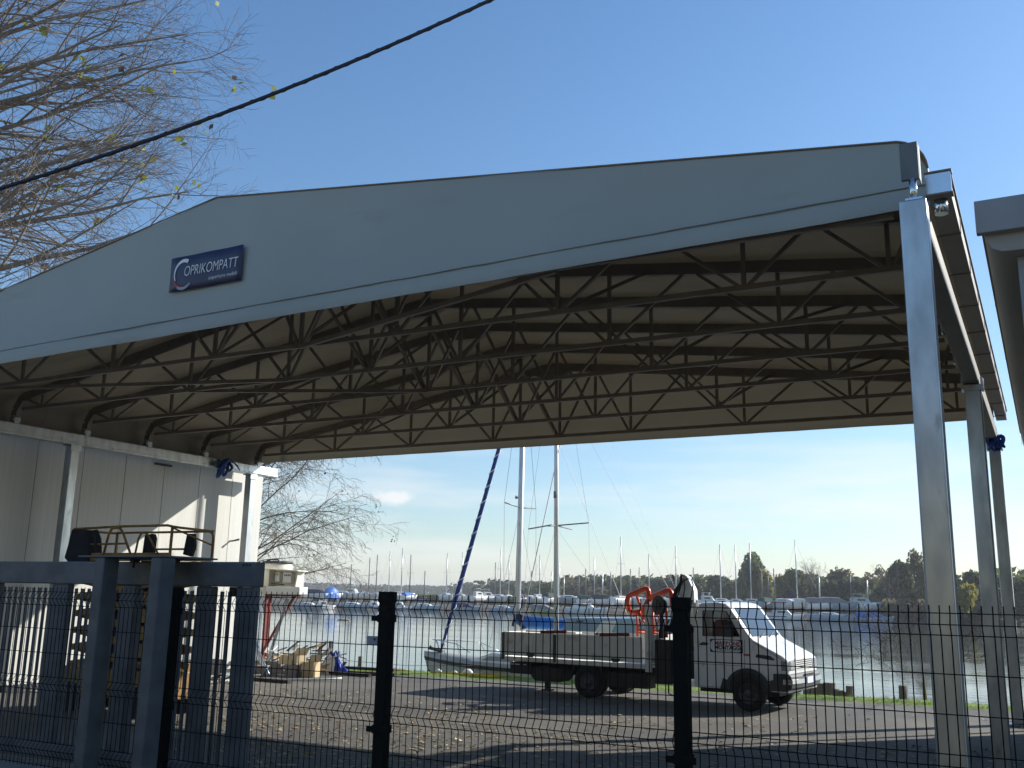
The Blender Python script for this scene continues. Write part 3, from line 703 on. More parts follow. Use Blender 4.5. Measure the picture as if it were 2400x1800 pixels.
# front: grille, lamps, bumper, plate
nx = .815
mb = MB(); mb.b2((nx-.01, -.52, .80), (nx+.012, .52, 1.02)); gr = tb(mb, 'grille', M['truckwhite'], cab, .006)
mb = MB()
for k in range(5): mb.b2((nx+.0125, -.48, .825+.037*k), (nx+.016, .48, .842+.037*k))
tb(mb, 'grille_slot', M['chassis'], gr)
for s_ in (-1, 1):
    mb = MB(); mb.loft([[Vector((nx-.02+dx, s_*yy, z)) for dx, z in ((.0, .80), (.045, .82), (.035, .97), (-.01, 1.0))] for yy in (.54, .70, .85)], smooth=False); tb(mb, 'headlight', M['lens'], cab, .006)
    mb = MB(); mb.loft([[Vector((x, s_*yy, z)) for x, z in ((xx-.12, .80), (xx, .81), (xx-.01, .97), (xx-.13, .99))] for xx, yy in ((nx+.022, .855), (nx-.02, .935))], smooth=False); tb(mb, 'corner_lamp', M['amber'] if False else M['lens'], cab, .004)
mb = MB()
mb.loft([[Vector((x, y, z)) for x, z in ((bx_-.05, .44), (bx_, .48), (bx_+.015, .58), (bx_, .70), (bx_-.05, .745), (bx_-.18, .745), (bx_-.18, .44))] for bx_, y in ((.70, -.98), (.86, -.93), (.90, -.6), (.91, 0), (.90, .6), (.86, .93), (.70, .98))], smooth=False)
bp = tb(mb, 'bumper', M['plastic'], None, .01)
mb = MB(); mb.loft([[Vector((x, y, z)) for x, z in ((bx_, .555), (bx_+.02, .565), (bx_+.02, .64), (bx_, .65))] for bx_, y in ((.72, -.985), (.87, -.935), (.915, -.5), (.92, -.36))], smooth=False); tb(mb, 'bumper_insert', M['chrome'], bp)
mb = MB(); mb.loft([[Vector((x, y, z)) for x, z in ((bx_, .555), (bx_+.02, .565), (bx_+.02, .64), (bx_, .65))] for bx_, y in ((.92, .36), (.915, .5), (.87, .935), (.72, .985))], smooth=False)
tb(mb, 'bumper_insert', M['chrome'], bp)
mb = MB(); mb.b2((.921, -.19, .545), (.931, .29, .665)); pl = tb(mb, 'number_plate', M['white_print'], bp)
mb = MB(); mb.b2((.9312, -.19, .545), (.933, -.13, .665)); mb.b2((.9312, .23, .545), (.933, .29, .665)); tb(mb, 'plate_band', M['tarpblue'], pl)
mb = MB()
for k in range(6): mb.b2((.912, -.30+.11*k, .70), (.926, -.22+.11*k, .728))
tb(mb, 'air_slot', M['chassis'], bp)
# wheel-arch flare and lower grey cladding
def archpts(r0, r1, x0, z0, a0, a1, n=18): 
    return [(x0+r1*math.cos(R(a0+(a1-a0)*i/n)), z0+r1*math.sin(R(a0+(a1-a0)*i/n))) for i in range(n+1)]+[(x0+r0*math.cos(R(a0+(a1-a0)*i/n)), z0+r0*math.sin(R(a0+(a1-a0)*i/n))) for i in range(n, -1, -1)]
for s_ in (-1, 1):
    mb = MB(); lo, hi = sorted((s_*(W_+.002), s_*(W_+.045)))
    ap = archpts(.405, .475, 0, .34, 8, 172); m_ = len(ap)
    for i in range(18):
        q = [ap[i], ap[i+1], ap[m_-2-i], ap[m_-1-i]]; mb.prism(q, 'y', lo, hi)
    mb.prism([(.46, .42), (.80, .42), (.815, .72), (.44, .60)], 'y', lo, hi-.01*s_ if s_ > 0 else hi)
    mb.prism([(-.47, .40), (-.40, .56), (-.50, .60), (-.56, .40)], 'y', lo, hi)
    tb(mb, 'wheel_arch', M['plastic'])
    mb = MB(); lo, hi = sorted((s_*(W_+.0025), s_*(W_-.3)))
    mb.prism([(.40*math.cos(R(180*i/16)), .34+.42*math.sin(R(180*i/16))) for i in range(17)], 'y', *sorted((s_*(W_+.0022), s_*(W_+.0015)))); tb(mb, 'arch_well', M['chassis'])
def wheel(x, y, s_, w=.2, r=.335, dish=.05):
    mb = MB()
    prof = [(r*.58, -w/2), (r*.9, -w/2), (r*.985, -w*.36), (r, -w*.2), (r, w*.2), (r*.985, w*.36), (r*.9, w/2), (r*.58, w/2)]
    n = 36
    rings = [[Vector((x+rr*math.cos(2*math.pi*k/n), y+yy, .335+rr*math.sin(2*math.pi*k/n))) for rr, yy in prof] for k in range(n)]
    rings.append(rings[0]); mb.loft(rings, closed=True, caps=False)
    wl = tb(mb, 'wheel', M['rubber'])
    mb = MB(); o_ = s_*w/2
    prof = [(r*.6, o_*.98), (r*.55, o_*.98), (r*.50, o_*.5), (r*.26, o_*.35), (r*.24, o_*.9), (r*.18, o_*1.05), (0.001, o_*1.05)]
    rings = [[Vector((x+rr*math.cos(2*math.pi*k/n), y+yy, .335+rr*math.sin(2*math.pi*k/n))) for rr, yy in prof] for k in range(n)]
    rings.append(rings[0]); mb.loft(rings, closed=False); tb(mb, 'rim', M['rim'], wl)
for s_ in (-1, 1):
    wheel(0, s_*.84, s_); wheel(-3.6, s_*.82, s_, .2); wheel(-3.6, s_*.60, s_, .18)
# chassis and underbody
mb = MB()
for s_ in (-1, 1): mb.b2((-5.7, s_*.38-.05, .50), (.6, s_*.38+.05, .68))
mb.b2((-1.1, -.7, .3), (.55, .7, .395)); mb.cyl((-3.6, -.7, .335), (-3.6, .7, .335), .09); mb.cyl((0, -.7, .335), (0, .7, .335), .07)
mb.b2((-5.62, -.88, .40), (-5.05, -.30, .64)); mb.b2((-5.62, .3, .40), (-5.05, .88, .64))
tb(mb, 'chassis', M['chassis'], None, .01)
mb = MB(); mb.prism([(-5.1, .58), (-5.08, .36), (-4.98, .27), (-4.36, .27), (-4.26, .36), (-4.24, .58)], 'y', -.85, -.35); tb(mb, 'fuel_tank', M['chassis'], None, .03)
mb = MB(); mb.b2((-3.13, -.86, .27), (-2.2, -.45, .57)); tb(mb, 'tool_box', M['chassis'], None, .015)
mb = MB(); mb.prism([(-3.98+0, .45), (-3.95, .68), (-3.25, .68), (-3.22, .45), (-3.3, .64), (-3.9, .64)], 'y', -.93, -.5); tb(mb, 'mudguard', M['chassis'])
mb = MB(); mb.b2((-4.74, -.80, .10), (-4.64, -.70, .62)); mb.b2((-4.80, -.85, .075), (-4.58, -.65, .10)); mb.tube([(-4.6, -.75, .38), (-4.5, -.75, .38), (-4.5, -.75, .28)], .012, 5); tb(mb, 'stabiliser_leg', M['chassis'])
mb = MB(); mb.b2((-5.60, -.90, .595), (-5.35, -.883, .612)); mb.b2((-5.25, -.90, .598), (-5.18, -.883, .614)); tb(mb, 'rear_lamp', M['white_print'])
# dropside bed
by_ = .99
mb = MB(); mb.b2((-5.78, -by_, .68), (-2.20, by_, .775)); tb(mb, 'bed_floor', M['bedwhite'], None, .008)
for s_ in (-1, 1):
    sd = MB(); lo, hi = sorted((s_*by_, s_*(by_-.035)))
    sd.b2((-5.70, lo, .80), (-4.42, hi, 1.31)); sd.b2((-4.34, lo, .80), (-2.26, hi, 1.31))
    dsd = tb(sd, 'dropside', M['bedwhite'], None, .008)
    mb = MB(); ro = sorted((s_*(by_+.001), s_*(by_+.014)))
    mb.b2((-5.70, ro[0], 1.275), (-4.42, ro[1], 1.312)); mb.b2((-4.34, ro[0], 1.275), (-2.26, ro[1], 1.312)); mb.b2((-5.70, ro[0], .80), (-4.42, ro[1], .825)); mb.b2((-4.34, ro[0], .80), (-2.26, ro[1], .825))
    for x in (-5.70, -4.98, -4.45, -4.33, -3.3, -2.29): mb.b2((x, ro[0], .826), (x+.03, ro[1], 1.274))
    tb(mb, 'rib', M['bedwhite'], dsd)
    mb = MB(); mb.b2((-4.415, lo-.01, .70), (-4.345, hi+.01, 1.30)); tb(mb, 'bed_post', M['plastic'], None, .006)
    mb = MB(); mb.b2((-5.79, lo-.004, .70), (-5.705, hi+.004, 1.30)); tb(mb, 'bed_post', M['plastic'], None, .006)
    mb = MB()
    for x in (-5.1, -2.97): mb.b2((x, lo-.018, .805), (x+.2, lo-.001, .86)); mb.b2((x+.03, lo-.019, .78), (x+.17, lo-.002, .806))
    tb(mb, 'latch', M['plastic'], dsd)
mb = MB(); mb.b2((-5.785, -.90, .80), (-5.75, .90, 1.31)); tb(mb, 'tailboard', M['bedwhite'], None, .008)
mb = MB(); mb.b2((-2.19, -by_, .62), (-2.055, -by_+.09, 2.0)); mb.b2((-2.19, by_-.09, .62), (-2.055, by_, 2.0)); mb.b2((-2.16, -by_+.091, .8), (-2.10, by_-.091, 1.36)); tb(mb, 'headboard', M['bedwhite'], None, .01)
mb = MB(); mb.b2((-5.2, -.9, 1.325), (-3.9, -.62, 1.36)); tb(mb, 'edge_plank', M['bedwhite'], None)
# crane behind the cab
cr = MB(); cr.b2((-1.95, -.75, .55), (-1.25, .75, .95)); cr.b2((-1.98, -.97, .40), (-1.62, -.70, 1.28)); cr.b2((-1.6, -.93, .62), (-1.2, -.68, 1.05)); cr.cyl((-1.55, 0, .9), (-1.55, 0, 1.75), .2)
crn = tb(cr, 'crane_base', M['chassis'], None, .015)
mb = MB(); mb.b2((-1.78, -.4, 1.6), (-1.30, .35, 2.05)); mb.prism([(-1.85, 1.55), (-1.45, 1.5), (-1.3, 2.1), (-1.6, 2.15)], 'y', -.55, -.3); tb(mb, 'crane_head', M['plastic'], crn, .02)
mb = MB()
mb.loft([[Vector((x-w, y, z)), Vector((x+w, y, z)), Vector((x+w, y+.2, z)), Vector((x-w, y+.2, z))] for x, y, z, w in ((-1.36, -.5, 1.5, .10), (-1.40, -.5, 2.0, .13), (-1.42, -.5, 2.3, .14), (-1.5, -.5, 2.58, .08), (-1.53, -.5, 2.62, .05))], smooth=False)
mb.prism([(-1.38, 2.0), (-1.24, 2.05), (-1.36, 2.42)], 'y', -.42, -.36)
tb(mb, 'crane_boom', M['truckwhite'], crn, .012)
mb = MB()
mb.tube([(-1.66, -.56, 1.95), (-1.68, -.58, 2.2), (-1.62, -.58, 2.33), (-1.53, -.58, 2.45), (-1.52, -.56, 2.62)], [.05, .05, .045, .04, .035], 8)
mb.tube([(-1.62, -.6, 2.12), (-1.5, -.62, 2.45), (-1.38, -.6, 2.54), (-1.29, -.6, 2.53), (-1.25, -.6, 2.42), (-1.29, -.6, 2.2), (-1.36, -.6, 1.98)], .014, 6)
mb.tube([(-1.53, -.6, 2.63), (-1.45, -.6, 2.60), (-1.44, -.6, 2.35), (-1.5, -.6, 2.05)], .012, 6)
mb.tube([(-1.7, -.62, 2.62), (-1.68, -.6, 2.5)], [.02, .012], 5)
tb(mb, 'hose', M['rubber'], crn)
mb = MB(); mb.cyl((-2.02, -.70, 1.98), (-1.98, -.62, 1.98), .20, n=24); mb.cyl((-2.03, -.72, 1.98), (-2.02, -.70, 1.98), .09, n=16); mb.b2((-2.0, -.66, 1.3), (-1.94, -.60, 1.9)); tb(mb, 'hose_reel', M['chassis'], crn)
mb = MB()
for k in range(5): mb.tube([(-1.95+.12*k, -.8, 1.25), (-1.92+.12*k, -.86, 1.45+.05*(k % 2)), (-1.85+.12*k, -.75, 1.7)], .016, 5)
tb(mb, 'hydraulic_hose', M['rubber'], crn)
mb = MB(); mb.tube([(-1.7, -.9, .5), (-1.68, -.95, .22), (-1.5, -.95, .18), (-1.35, -.95, .35), (-1.3, -.9, .6)], .016, 6)
tb(mb, 'hydraulic_hose', M['rubber'], crn)
mb = MB(); mb.cyl((-1.2, -.62, 1.15), (-1.2, -.62, 2.05), .05, n=12); mb.b2((-1.26, -.72, 1.5), (-1.16, -.5, 1.75)); tb(mb, 'exhaust_stack', M['cream'], crn)

# rusty bars lying along the bed edge
for x0, x1, yy, lab in ((-4.75, -4.1, -.84, 'rusty bar lying on the bed edge, towards the tail'), (-3.25, -2.55, -.86, 'rusty bar lying on the bed edge, towards the headboard')):
    t_ = thing('rusty_bar', (-5.299, 20.676, 0), lab, 'bar', 'rusty bars on the lorry bed', rz=TA)
    mb = MB(); mb.beam((x0, yy-.14, 1.335), (x1, yy-.1, 1.36), .05, .07); mb.build('bar', M['red_steel'], t_, local=True)
# orange tubular frames standing on the bed
def local_pt(p): return Matrix.Rotation(TA, 3, 'Z') @ Vector(p)+Vector((-5.299, 20.676, 0))
def oframe(x0, label, full):
    t = thing('tubular_frame', local_pt((x0, -.35, 1.31)), label, 'frame', 'orange frames behind the cab', rz=TA)
    mb = MB()
    if full:
        mb.tube([(-.44, 0, .56), (-.47, 0, .70), (-.46, 0, .82), (-.41, 0, .87), (-.05, 0, 1.01), (.02, 0, 1.01), (.04, 0, .96), (.05, 0, .74)], .058, 8)
        mb.tube([(-.44, 0, .56), (-.40, 0, .51), (-.30, 0, .50), (-.16, 0, .52)], .058, 8)
        mb.build('handle_loop', M['orange'], t, local=True)
        mb = MB(); mb.tube([(.03, 0, .74), (-.06, 0, .60), (-.10, 0, .40)], .065, 8); mb.tube([(-.24, 0, .84), (-.1, 0, .50)], .028, 6)
        mb.build('stay', M['orange'], t, local=True)
    else:
        mb.tube([(-.52, 0, .80), (-.06, 0, .98), (.0, 0, .98), (.03, 0, .94), (.06, 0, .72), (.06, 0, .66)], .06, 8); mb.build('handle_loop', M['orange'], t, local=True)
    mb = MB(); zt = .55 if full else .60
    a0, a1 = (-.24, .04) if full else (-.40, -.08)
    for x in (a0, a1): mb.tube([(x, 0, 0), (x, 0, zt)], .026, 6)
    mb.tube([(a0, 0, .15), (a1, 0, zt)], .02, 6); mb.tube([(a1, 0, .15), (a0, 0, zt)], .02, 6)
    mb.tube([(a0, 0, .13), (a1, 0, .13)], .022, 6); mb.tube([(a0, 0, zt), (a1, 0, zt)], .022, 6)
    for x in (a0, a1): mb.tube([(x, .02, .08), (x, .35, .08)], .02, 6)
    mb.build('leg_frame', M['orange'], t, local=True)
oframe(-2.44, 'orange tubular frame with closed handle loop, left of the white headboard post', True)
oframe(-1.90, 'orange tubular frame with open hook, between headboard post and crane', False)

# ------------------------------------------------------------------ boats
def hull_mb(L, B, fb, dr, bow=.55, n=16, sheer=.12, stern=.75):
    mb = MB(); rings = []
    for i in range(n+1):
        t = i/n; x = -L/2+L*t
        b = B/2*(stern+(1-stern)*math.sin(min(1, t*1.9)*math.pi/2) if t < .55 else math.cos(((t-.55)/.45)**1.6*math.pi/2))
        b = max(b, .015); zs = fb+sheer*fb*((t-.4)/.6)**2*1.5
        k = -dr*(1-max(0, (t-.62)/.38)**1.5); rk = bow*max(0, (t-.7)/.3)**2
        rings.append([Vector((x+rk*s, y, z)) for y, z, s in ((-b, zs, 1), (-b*.97, zs*.55, .6), (-b*.80, 0, .2), (-b*.42, k*.75, 0), (0, k, 0), (b*.42, k*.75, 0), (b*.80, 0, .2), (b*.97, zs*.55, .6), (b, zs, 1), (0, zs+.06*B, 1))])
    mb.loft(rings); return mb
def cabin_mb(x0, x1, w, z0, h, rake=.35):
    mb = MB(); mb.loft([[Vector((x, -w/2, z0)), Vector((x, -w/2*.86, z0+hh)), Vector((x, 0, z0+hh*1.12)), Vector((x, w/2*.86, z0+hh)), Vector((x, w/2, z0))] for x, hh in ((x0, h), (x0+.15, h*1.05), (x1-rake, h), (x1, .04))], smooth=False); return mb
def boat(px, py, Rng, L, ang, hull='white', mast=None, mtop=None, cover=None, ashore=True, motor=False, label='', cat='boat', base=None, group=None, boom=None, mcol='mast', wstripe=None, dome=False):
    """a boat whose waterline midpoint stands at photo column px; Rng is the depth Y"""
    p = at(px, py, Rng)
    L *= .80 if ashore else 1.
    zb = -.9 if not ashore else .32
    p.z = zb
    t = thing('motor_boat' if motor else 'sailboat', p, label, cat, group, rz=ang)
    lift = .95 if ashore else 0.
    fb, dr, B = L*.12+.15, L*.07, L*.32
    h = hull_mb(L, B, fb, dr)
    h.v = [v+Vector((0, 0, lift)) for v in h.v]
    ho = h.build('hull', M[hull], t, local=True)
    if wstripe:
        s_ = MB(); s_.loft([[v+Vector((0, 0, lift)) for v in r] for r in [[Vector((-L*.48+L*.9*i/8, sg*(B/2*1.005*(.80+.2*math.sin(min(1, i/8*1.9)*1.57) if i < 5 else math.cos(((i/8-.55)/.45*.95)**1.6*1.57))), fb*.72)), Vector((-L*.48+L*.9*i/8, sg*(B/2*1.01*(.80+.2*math.sin(min(1, i/8*1.9)*1.57) if i < 5 else math.cos(((i/8-.55)/.45*.95)**1.6*1.57))), fb*.9))] for sg in (-1,) for i in range(9)]], closed=False, smooth=False); s_.build('stripe', M[wstripe], t, local=True)
    if cover:
        if dome:
            m2 = MB(); m2.loft([[Vector((x, B*.62*w*math.cos(a), lift-.3+(fb+1.7)*math.sin(a)*w)) for a in [math.pi*k/8 for k in range(9)]] for x, w in ((-L*.5, .45), (-L*.3, .85), (0, 1), (L*.2, .85), (L*.45, .3))], closed=False)
        else:
            m2 = cabin_mb(-L*.46, L*.40, B*.98, lift+fb-.05, L*.16, L*.35)
        m2.build('cover', M[cover], t, local=True)
    else:
        c = cabin_mb(-L*.22 if not motor else -L*.3, L*.27, B*.62, lift+fb, .42 if not motor else .85, L*.14)
        co = c.build('cabin', M['white' if hull != 'white' else 'offwhite'], t, local=True)
        wn = MB()
        for sg in (-1, 1):
            zz = lift+fb+(.16 if not motor else .42)
            wn.b2((-L*.15, sg*B*.31*.97-.012, zz), (L*.08, sg*B*.31*.97+.012, zz+(.14 if not motor else .28)))
        wn.build('window', M['darkglass'], co, local=True)
        if motor:
            f_ = MB(); f_.b2((-L*.28, -B*.26, lift+fb+1.5), (L*.05, B*.26, lift+fb+1.56))
            for xx in (-L*.26, L*.03):
                for yy in (-B*.24, B*.24): f_.tube([(xx, yy, lift+fb+.8), (xx, yy, lift+fb+1.5)], .025, 4)
            f_.build('hard_top', M['white'], t, local=True)
    if mtop is not None:
        mx = mast if mast is not None else px
        Hm = (at(mx, mtop, Rng).z)-zb
        # mast stays on the boat's centreline
        off = (at(mx, py, Rng)-at(px, py, Rng)).length*(1 if mx > px else -1)
        lx = max(-.3*L, min(.3*L, off*math.cos(ang)))
        mm = MB(); mm.tube([(lx, 0, lift+fb), (lx, 0, Hm)], [.125, .095], 6); mo = mm.build('mast', M[mcol], t, local=True)
        sp = MB(); sp.tube([(lx, -.8, Hm*.62), (lx, .8, Hm*.62)], .022, 4); sp.build('spreader', M['wire'], mo, local=True)
        rg = MB()
        for q in ((L*.5, 0, lift+fb*1.15), (-L*.48, 0, lift+fb)): rg.tube([(lx, 0, Hm*.97), q], .012, 3, cap=False)
        rg.build('stay', M['wire'], t, local=True)
        if boom:
            bm = MB(); bm.tube([(lx, 0, lift+fb+.95), (lx-.3, 0, lift+fb+1.1), (lx-L*.38, 0, lift+fb+.95)], [.18, .2, .1], 7); bm.build('boom_cover', M[boom], t, local=True)
    if ashore:
        st = MB()
        for xx in (-L*.3, L*.18):
            for sg in (-1, 1): st.tube([(xx, sg*B*.33, lift-.05), (xx, sg*B*.48, 0)], .05, 4)
            st.b2((xx-.15, -B*.4, 0), (xx+.15, B*.4, .12))
        st.b2((-L*.14, -.09, .1), (L*.12, .09, lift-.1)) if not motor else st.b2((-L*.2, -.2, .12), (L*.2, .2, lift-.25))
        st.build('cradle', M['stand'], t, local=True)
    return t

# two yachts moored at the near bank
A_ = thing('sailboat', (-14.3, 28.2, -1.07), 'white yacht with black stripe and blue striped furled headsail, bow left of the lorry', 'sailboat')
L = 7.4
mb = hull_mb(L, 2.3, 1.06, .5, .5, 20, .10)
flip = lambda v: Vector((-v.x, v.y, v.z))
mb.v = [flip(v) for v in mb.v]; mb.f = [f[::-1] for f in mb.f]
mb.build('hull', M['beigehull'], A_, local=True)
mb = MB()
rr = hull_mb(L, 2.335, 1.06, .5, .5, 20, .10)
rows = [rr.v[i*10:(i+1)*10] for i in range(21)]
mb.loft([[flip(r[0].lerp(r[1], .06))+Vector((0, -.02, 0)), flip(r[0].lerp(r[1], .28))+Vector((0, -.02, 0))] for r in rows], closed=False, smooth=False)
mb.build('stripe', M['black_print'], A_, local=True)
mb = cabin_mb(-2.2, 2.0, 1.5, 1.08, .34, .9); mb.v = [Vector((-v.x-.2, v.y, v.z)) for v in mb.v]; mb.f = [f[::-1] for f in mb.f]
cb = mb.build('cabin', M['white'], A_, local=True)
mb = MB(); mb.prism([(-1.6, 1.20), (-.2, 1.20), (-.2, 1.33), (-1.3, 1.33)], 'y', -.74, -.68); mb.build('window', M['gray_print'], cb, local=True)
mb = MB()
for yy in (-.35, .35):
    s_ = 1 if yy > 0 else -1
    mb.tube([(-3.75, s_*.05, 1.72), (-3.2, s_*.4, 1.70), (-2.5, s_*.75, 1.66)], .014, 5)
    mb.tube([(-3.2, s_*.4, 1.70), (-3.1, s_*.42, 1.2)], .012, 5); mb.tube([(-2.5, s_*.75, 1.66), (-2.2, s_*.8, 1.18)], .012, 5); mb.tube([(-2.5, s_*.75, 1.66), (-1.9, s_*.9, 1.42)], .012, 5)
mb.tube([(-3.75, 0, 1.72), (-3.9, 0, 1.72)], .014, 5); mb.tube([(-3.75, 0, 1.72), (-3.55, 0, 1.28)], .03, 5)
mb.build('pulpit', M['chrome'], A_, local=True)
mb = MB(); mb.tube([(-3.5, .0, 1.35), (-4.0, 0, 1.45), (-3.95, 0, 1.52)], [.05, .06, .03], 6); mb.tube([(-3.75, 0, .98), (-3.9, 0, .86), (-3.86, 0, .75)], .03, 5); mb.b2((-4.0, -.1, .70), (-3.7, .1, .76)); mb.build('anchor', M['rim'], A_, local=True)
ft, mh = 9.4, 10.3
mxA = -15.05+14.3
mb = MB(); mb.tube([(mxA, 0, 1.1), (mxA+.06, 0, 5), (mxA+.13, 0, mh+.9)], [.095, .095, .08], 12); ma = mb.build('mast', M['mast'], A_, local=True)
mb = MB(); zs_ = 6.0
mb.tube([(mxA+.06, 0, zs_), (mxA+.1, -1.1, zs_+.06)], .022, 5); mb.tube([(mxA+.06, 0, zs_), (mxA+.05, 1.1, zs_+.06)], .022, 5)
mb.tube([(mxA-.12, 0, zs_+.3), (mxA-.06, 0, zs_+.36)], [.03, .07], 6); mb.build('spreader', M['mastdark'], ma, local=True)
mb = MB()
for yy in (-1.1, 1.1):
    mb.tube([(mxA+.07, yy, zs_+.06), (mxA+.1, 0, mh+.8)], .007, 3, cap=False); mb.tube([(mxA+.07, yy, zs_+.06), (mxA+.15, yy, 1.05)], .007, 3, cap=False); mb.tube([(mxA+.05, 0, zs_-.1), (mxA+.5, yy, 1.05)], .006, 3, cap=False); mb.tube([(mxA+.05, 0, zs_-.1), (mxA-.5, yy, 1.05)], .006, 3, cap=False)
mb.tube([(mxA+.1, 0, mh+.9), (3.7, 0, 1.1)], .008, 3, cap=False)
mb.build('shroud', M['wire'], A_, local=True)
# furled headsail with a spiral white edge
p0 = Vector((-3.55, 0, 1.38)); slope = (Vector((-15.908+14.3, 0, 6.864+.9))-p0); p1 = p0+slope*1.35
def sailr(t): return .035+.05*min(1, t*5)*(1-.55*t)
mb = MB(); mb.tube([p0.lerp(p1, i/40) for i in range(41)], [sailr(i/40) for i in range(41)], 8); fs_ = mb.build('furled_headsail', M['sailblue'], A_, local=True)
mb = MB(); dv = slope.normalized(); e1 = Vector((0, 1, 0)); e2 = dv.cross(e1); pts = []
for i in range(700):
    t = i/700; a = 2*math.pi*t*17; pts.append(p0.lerp(p1, t)+(e1*math.cos(a)+e2*math.sin(a))*(sailr(t)+.004))
mb.tube(pts, .017, 4); mb.build('sail_edge', M['rope'], fs_, local=True)
mb = MB(); mb.tube([(mxA+.05, 0, 2.42), (mxA+.4, 0, 2.38), (mxA+1.2, 0, 2.36), (mxA+3.0, 0, 2.30)], [.13, .2, .19, .12], 10); bmc = mb.build('boom_cover', M['tarpblue'], A_, local=True)
mb = MB(); mb.tube([(mxA-.12, 0, 2.25), (mxA+.02, 0, 2.55), (mxA+.25, 0, 2.45), (mxA+.33, 0, 2.2)], [.06, .14, .2, .15], 9); mb.build('mast_collar', M['tarpnavy'], bmc, local=True)

C_ = thing('sailboat', (-11.3, 25.95, -.9), 'slate blue deckhouse yacht moored just behind the lorry bed', 'sailboat')
L = 5.6
mb = hull_mb(L, 2.0, .9, .5, .4, 18, .08); mb.v = [flip(v)+Vector((.45, 0, 0)) for v in mb.v]; mb.f = [f[::-1] for f in mb.f]; mb.build('hull', M['beigehull'], C_, local=True)
mb = MB(); mb.prism([(-.90, 1.0), (2.6, 1.0), (2.62, 2.52), (-.55, 2.46)], 'y', -.92, .85); dh = bevel(mb.build('deckhouse', M['bluehull'], C_, local=True), .05)
mb = MB(); mb.prism([(.12, 1.75), (.62, 1.75), (1.0, 2.42), (.55, 2.40)], 'y', -.935, -.921); mb.build('white_panel', M['white_print'], dh, local=True)
mb = MB(); mb.b2((-.2, -.94, 2.36), (.0, -.922, 2.39)); mb.build('grab_handle', M['plastic'], dh, local=True)
mC = -12.55+11.3
mb = MB(); mb.tube([(mC, 0, 1.0), (mC-.05, 0, 6), (mC-.1, 0, 11.5)], [.078, .07, .06], 10); mc = mb.build('mast', M['mast'], C_, local=True)
mb = MB(); mb.tube([(mC-.04, -.55, 5.0), (mC-.04, 0, 5.05)], .02, 5); mb.tube([(mC-.04, 0, 5.05), (mC+.02, .95, 5.0)], .02, 5); mb.tube([(mC-.04, -.3, 5.05), (mC-.85, -.2, 4.95)], .02, 5); mb.tube([(mC-.04, 0, 5.05), (mC+.95, .1, 5.12)], .02, 5)
mb.tube([(mC-.06, -.05, 5.85), (mC-.06, -.05, 6.05)], .05, 6); mb.tube([(mC-.06, -.04, 5.1), (mC-.06, -.04, 5.85)], .022, 5); mb.build('spreader', M['mastdark'], mc, local=True)
mb = MB()
for q in ((mC-.85, -.2, 4.95), (mC+.95, .1, 5.12)):
    mb.tube([q, (mC-.1, 0, 11.2)], .004, 3, cap=False); mb.tube([q, (q[0], q[1]*3, 1.1)], .0035, 3, cap=False)
mb.tube([(mC-.08, 0, 9.5), (3.2, .4, 1.1)], .004, 3, cap=False); mb.tube([(mC-.08, 0, 11.3), (3.45, -.4, 1.1)], .0035, 3, cap=False); mb.tube([(mC-.06, 0, 5), (2.2, -.9, 1.1)], .0035, 3, cap=False)
mb.tube([(mC-.06, 0, 5.0), (mC-1.3, .3, 1.1)], .0035, 3, cap=False)
mb.build('shroud', M['wire'], C_, local=True)
mb = MB(); e0 = Vector((-13.95+11.3, 0, 1.05)); e1_ = Vector((-12.5+11.3, 0, 7.4)); mb.tube([e0, e0.lerp(e1_, 1.35)], .016, 5); mb.build('forestay', M['rope'], C_, local=True)
mb = MB()
for s_ in (-1, 1):
    mb.tube([(-2.75, s_*.1, 1.4), (-2.3, s_*.4, 1.4), (-1.9, s_*.55, 1.38)], .014, 5); mb.tube([(-2.6, s_*.2, 1.4), (-2.4, s_*.25, .9)], .014, 5); mb.tube([(-2.1, s_*.5, 1.4), (-1.95, s_*.5, .9)], .014, 5)
mb.build('pulpit', M['chrome'], C_, local=True)

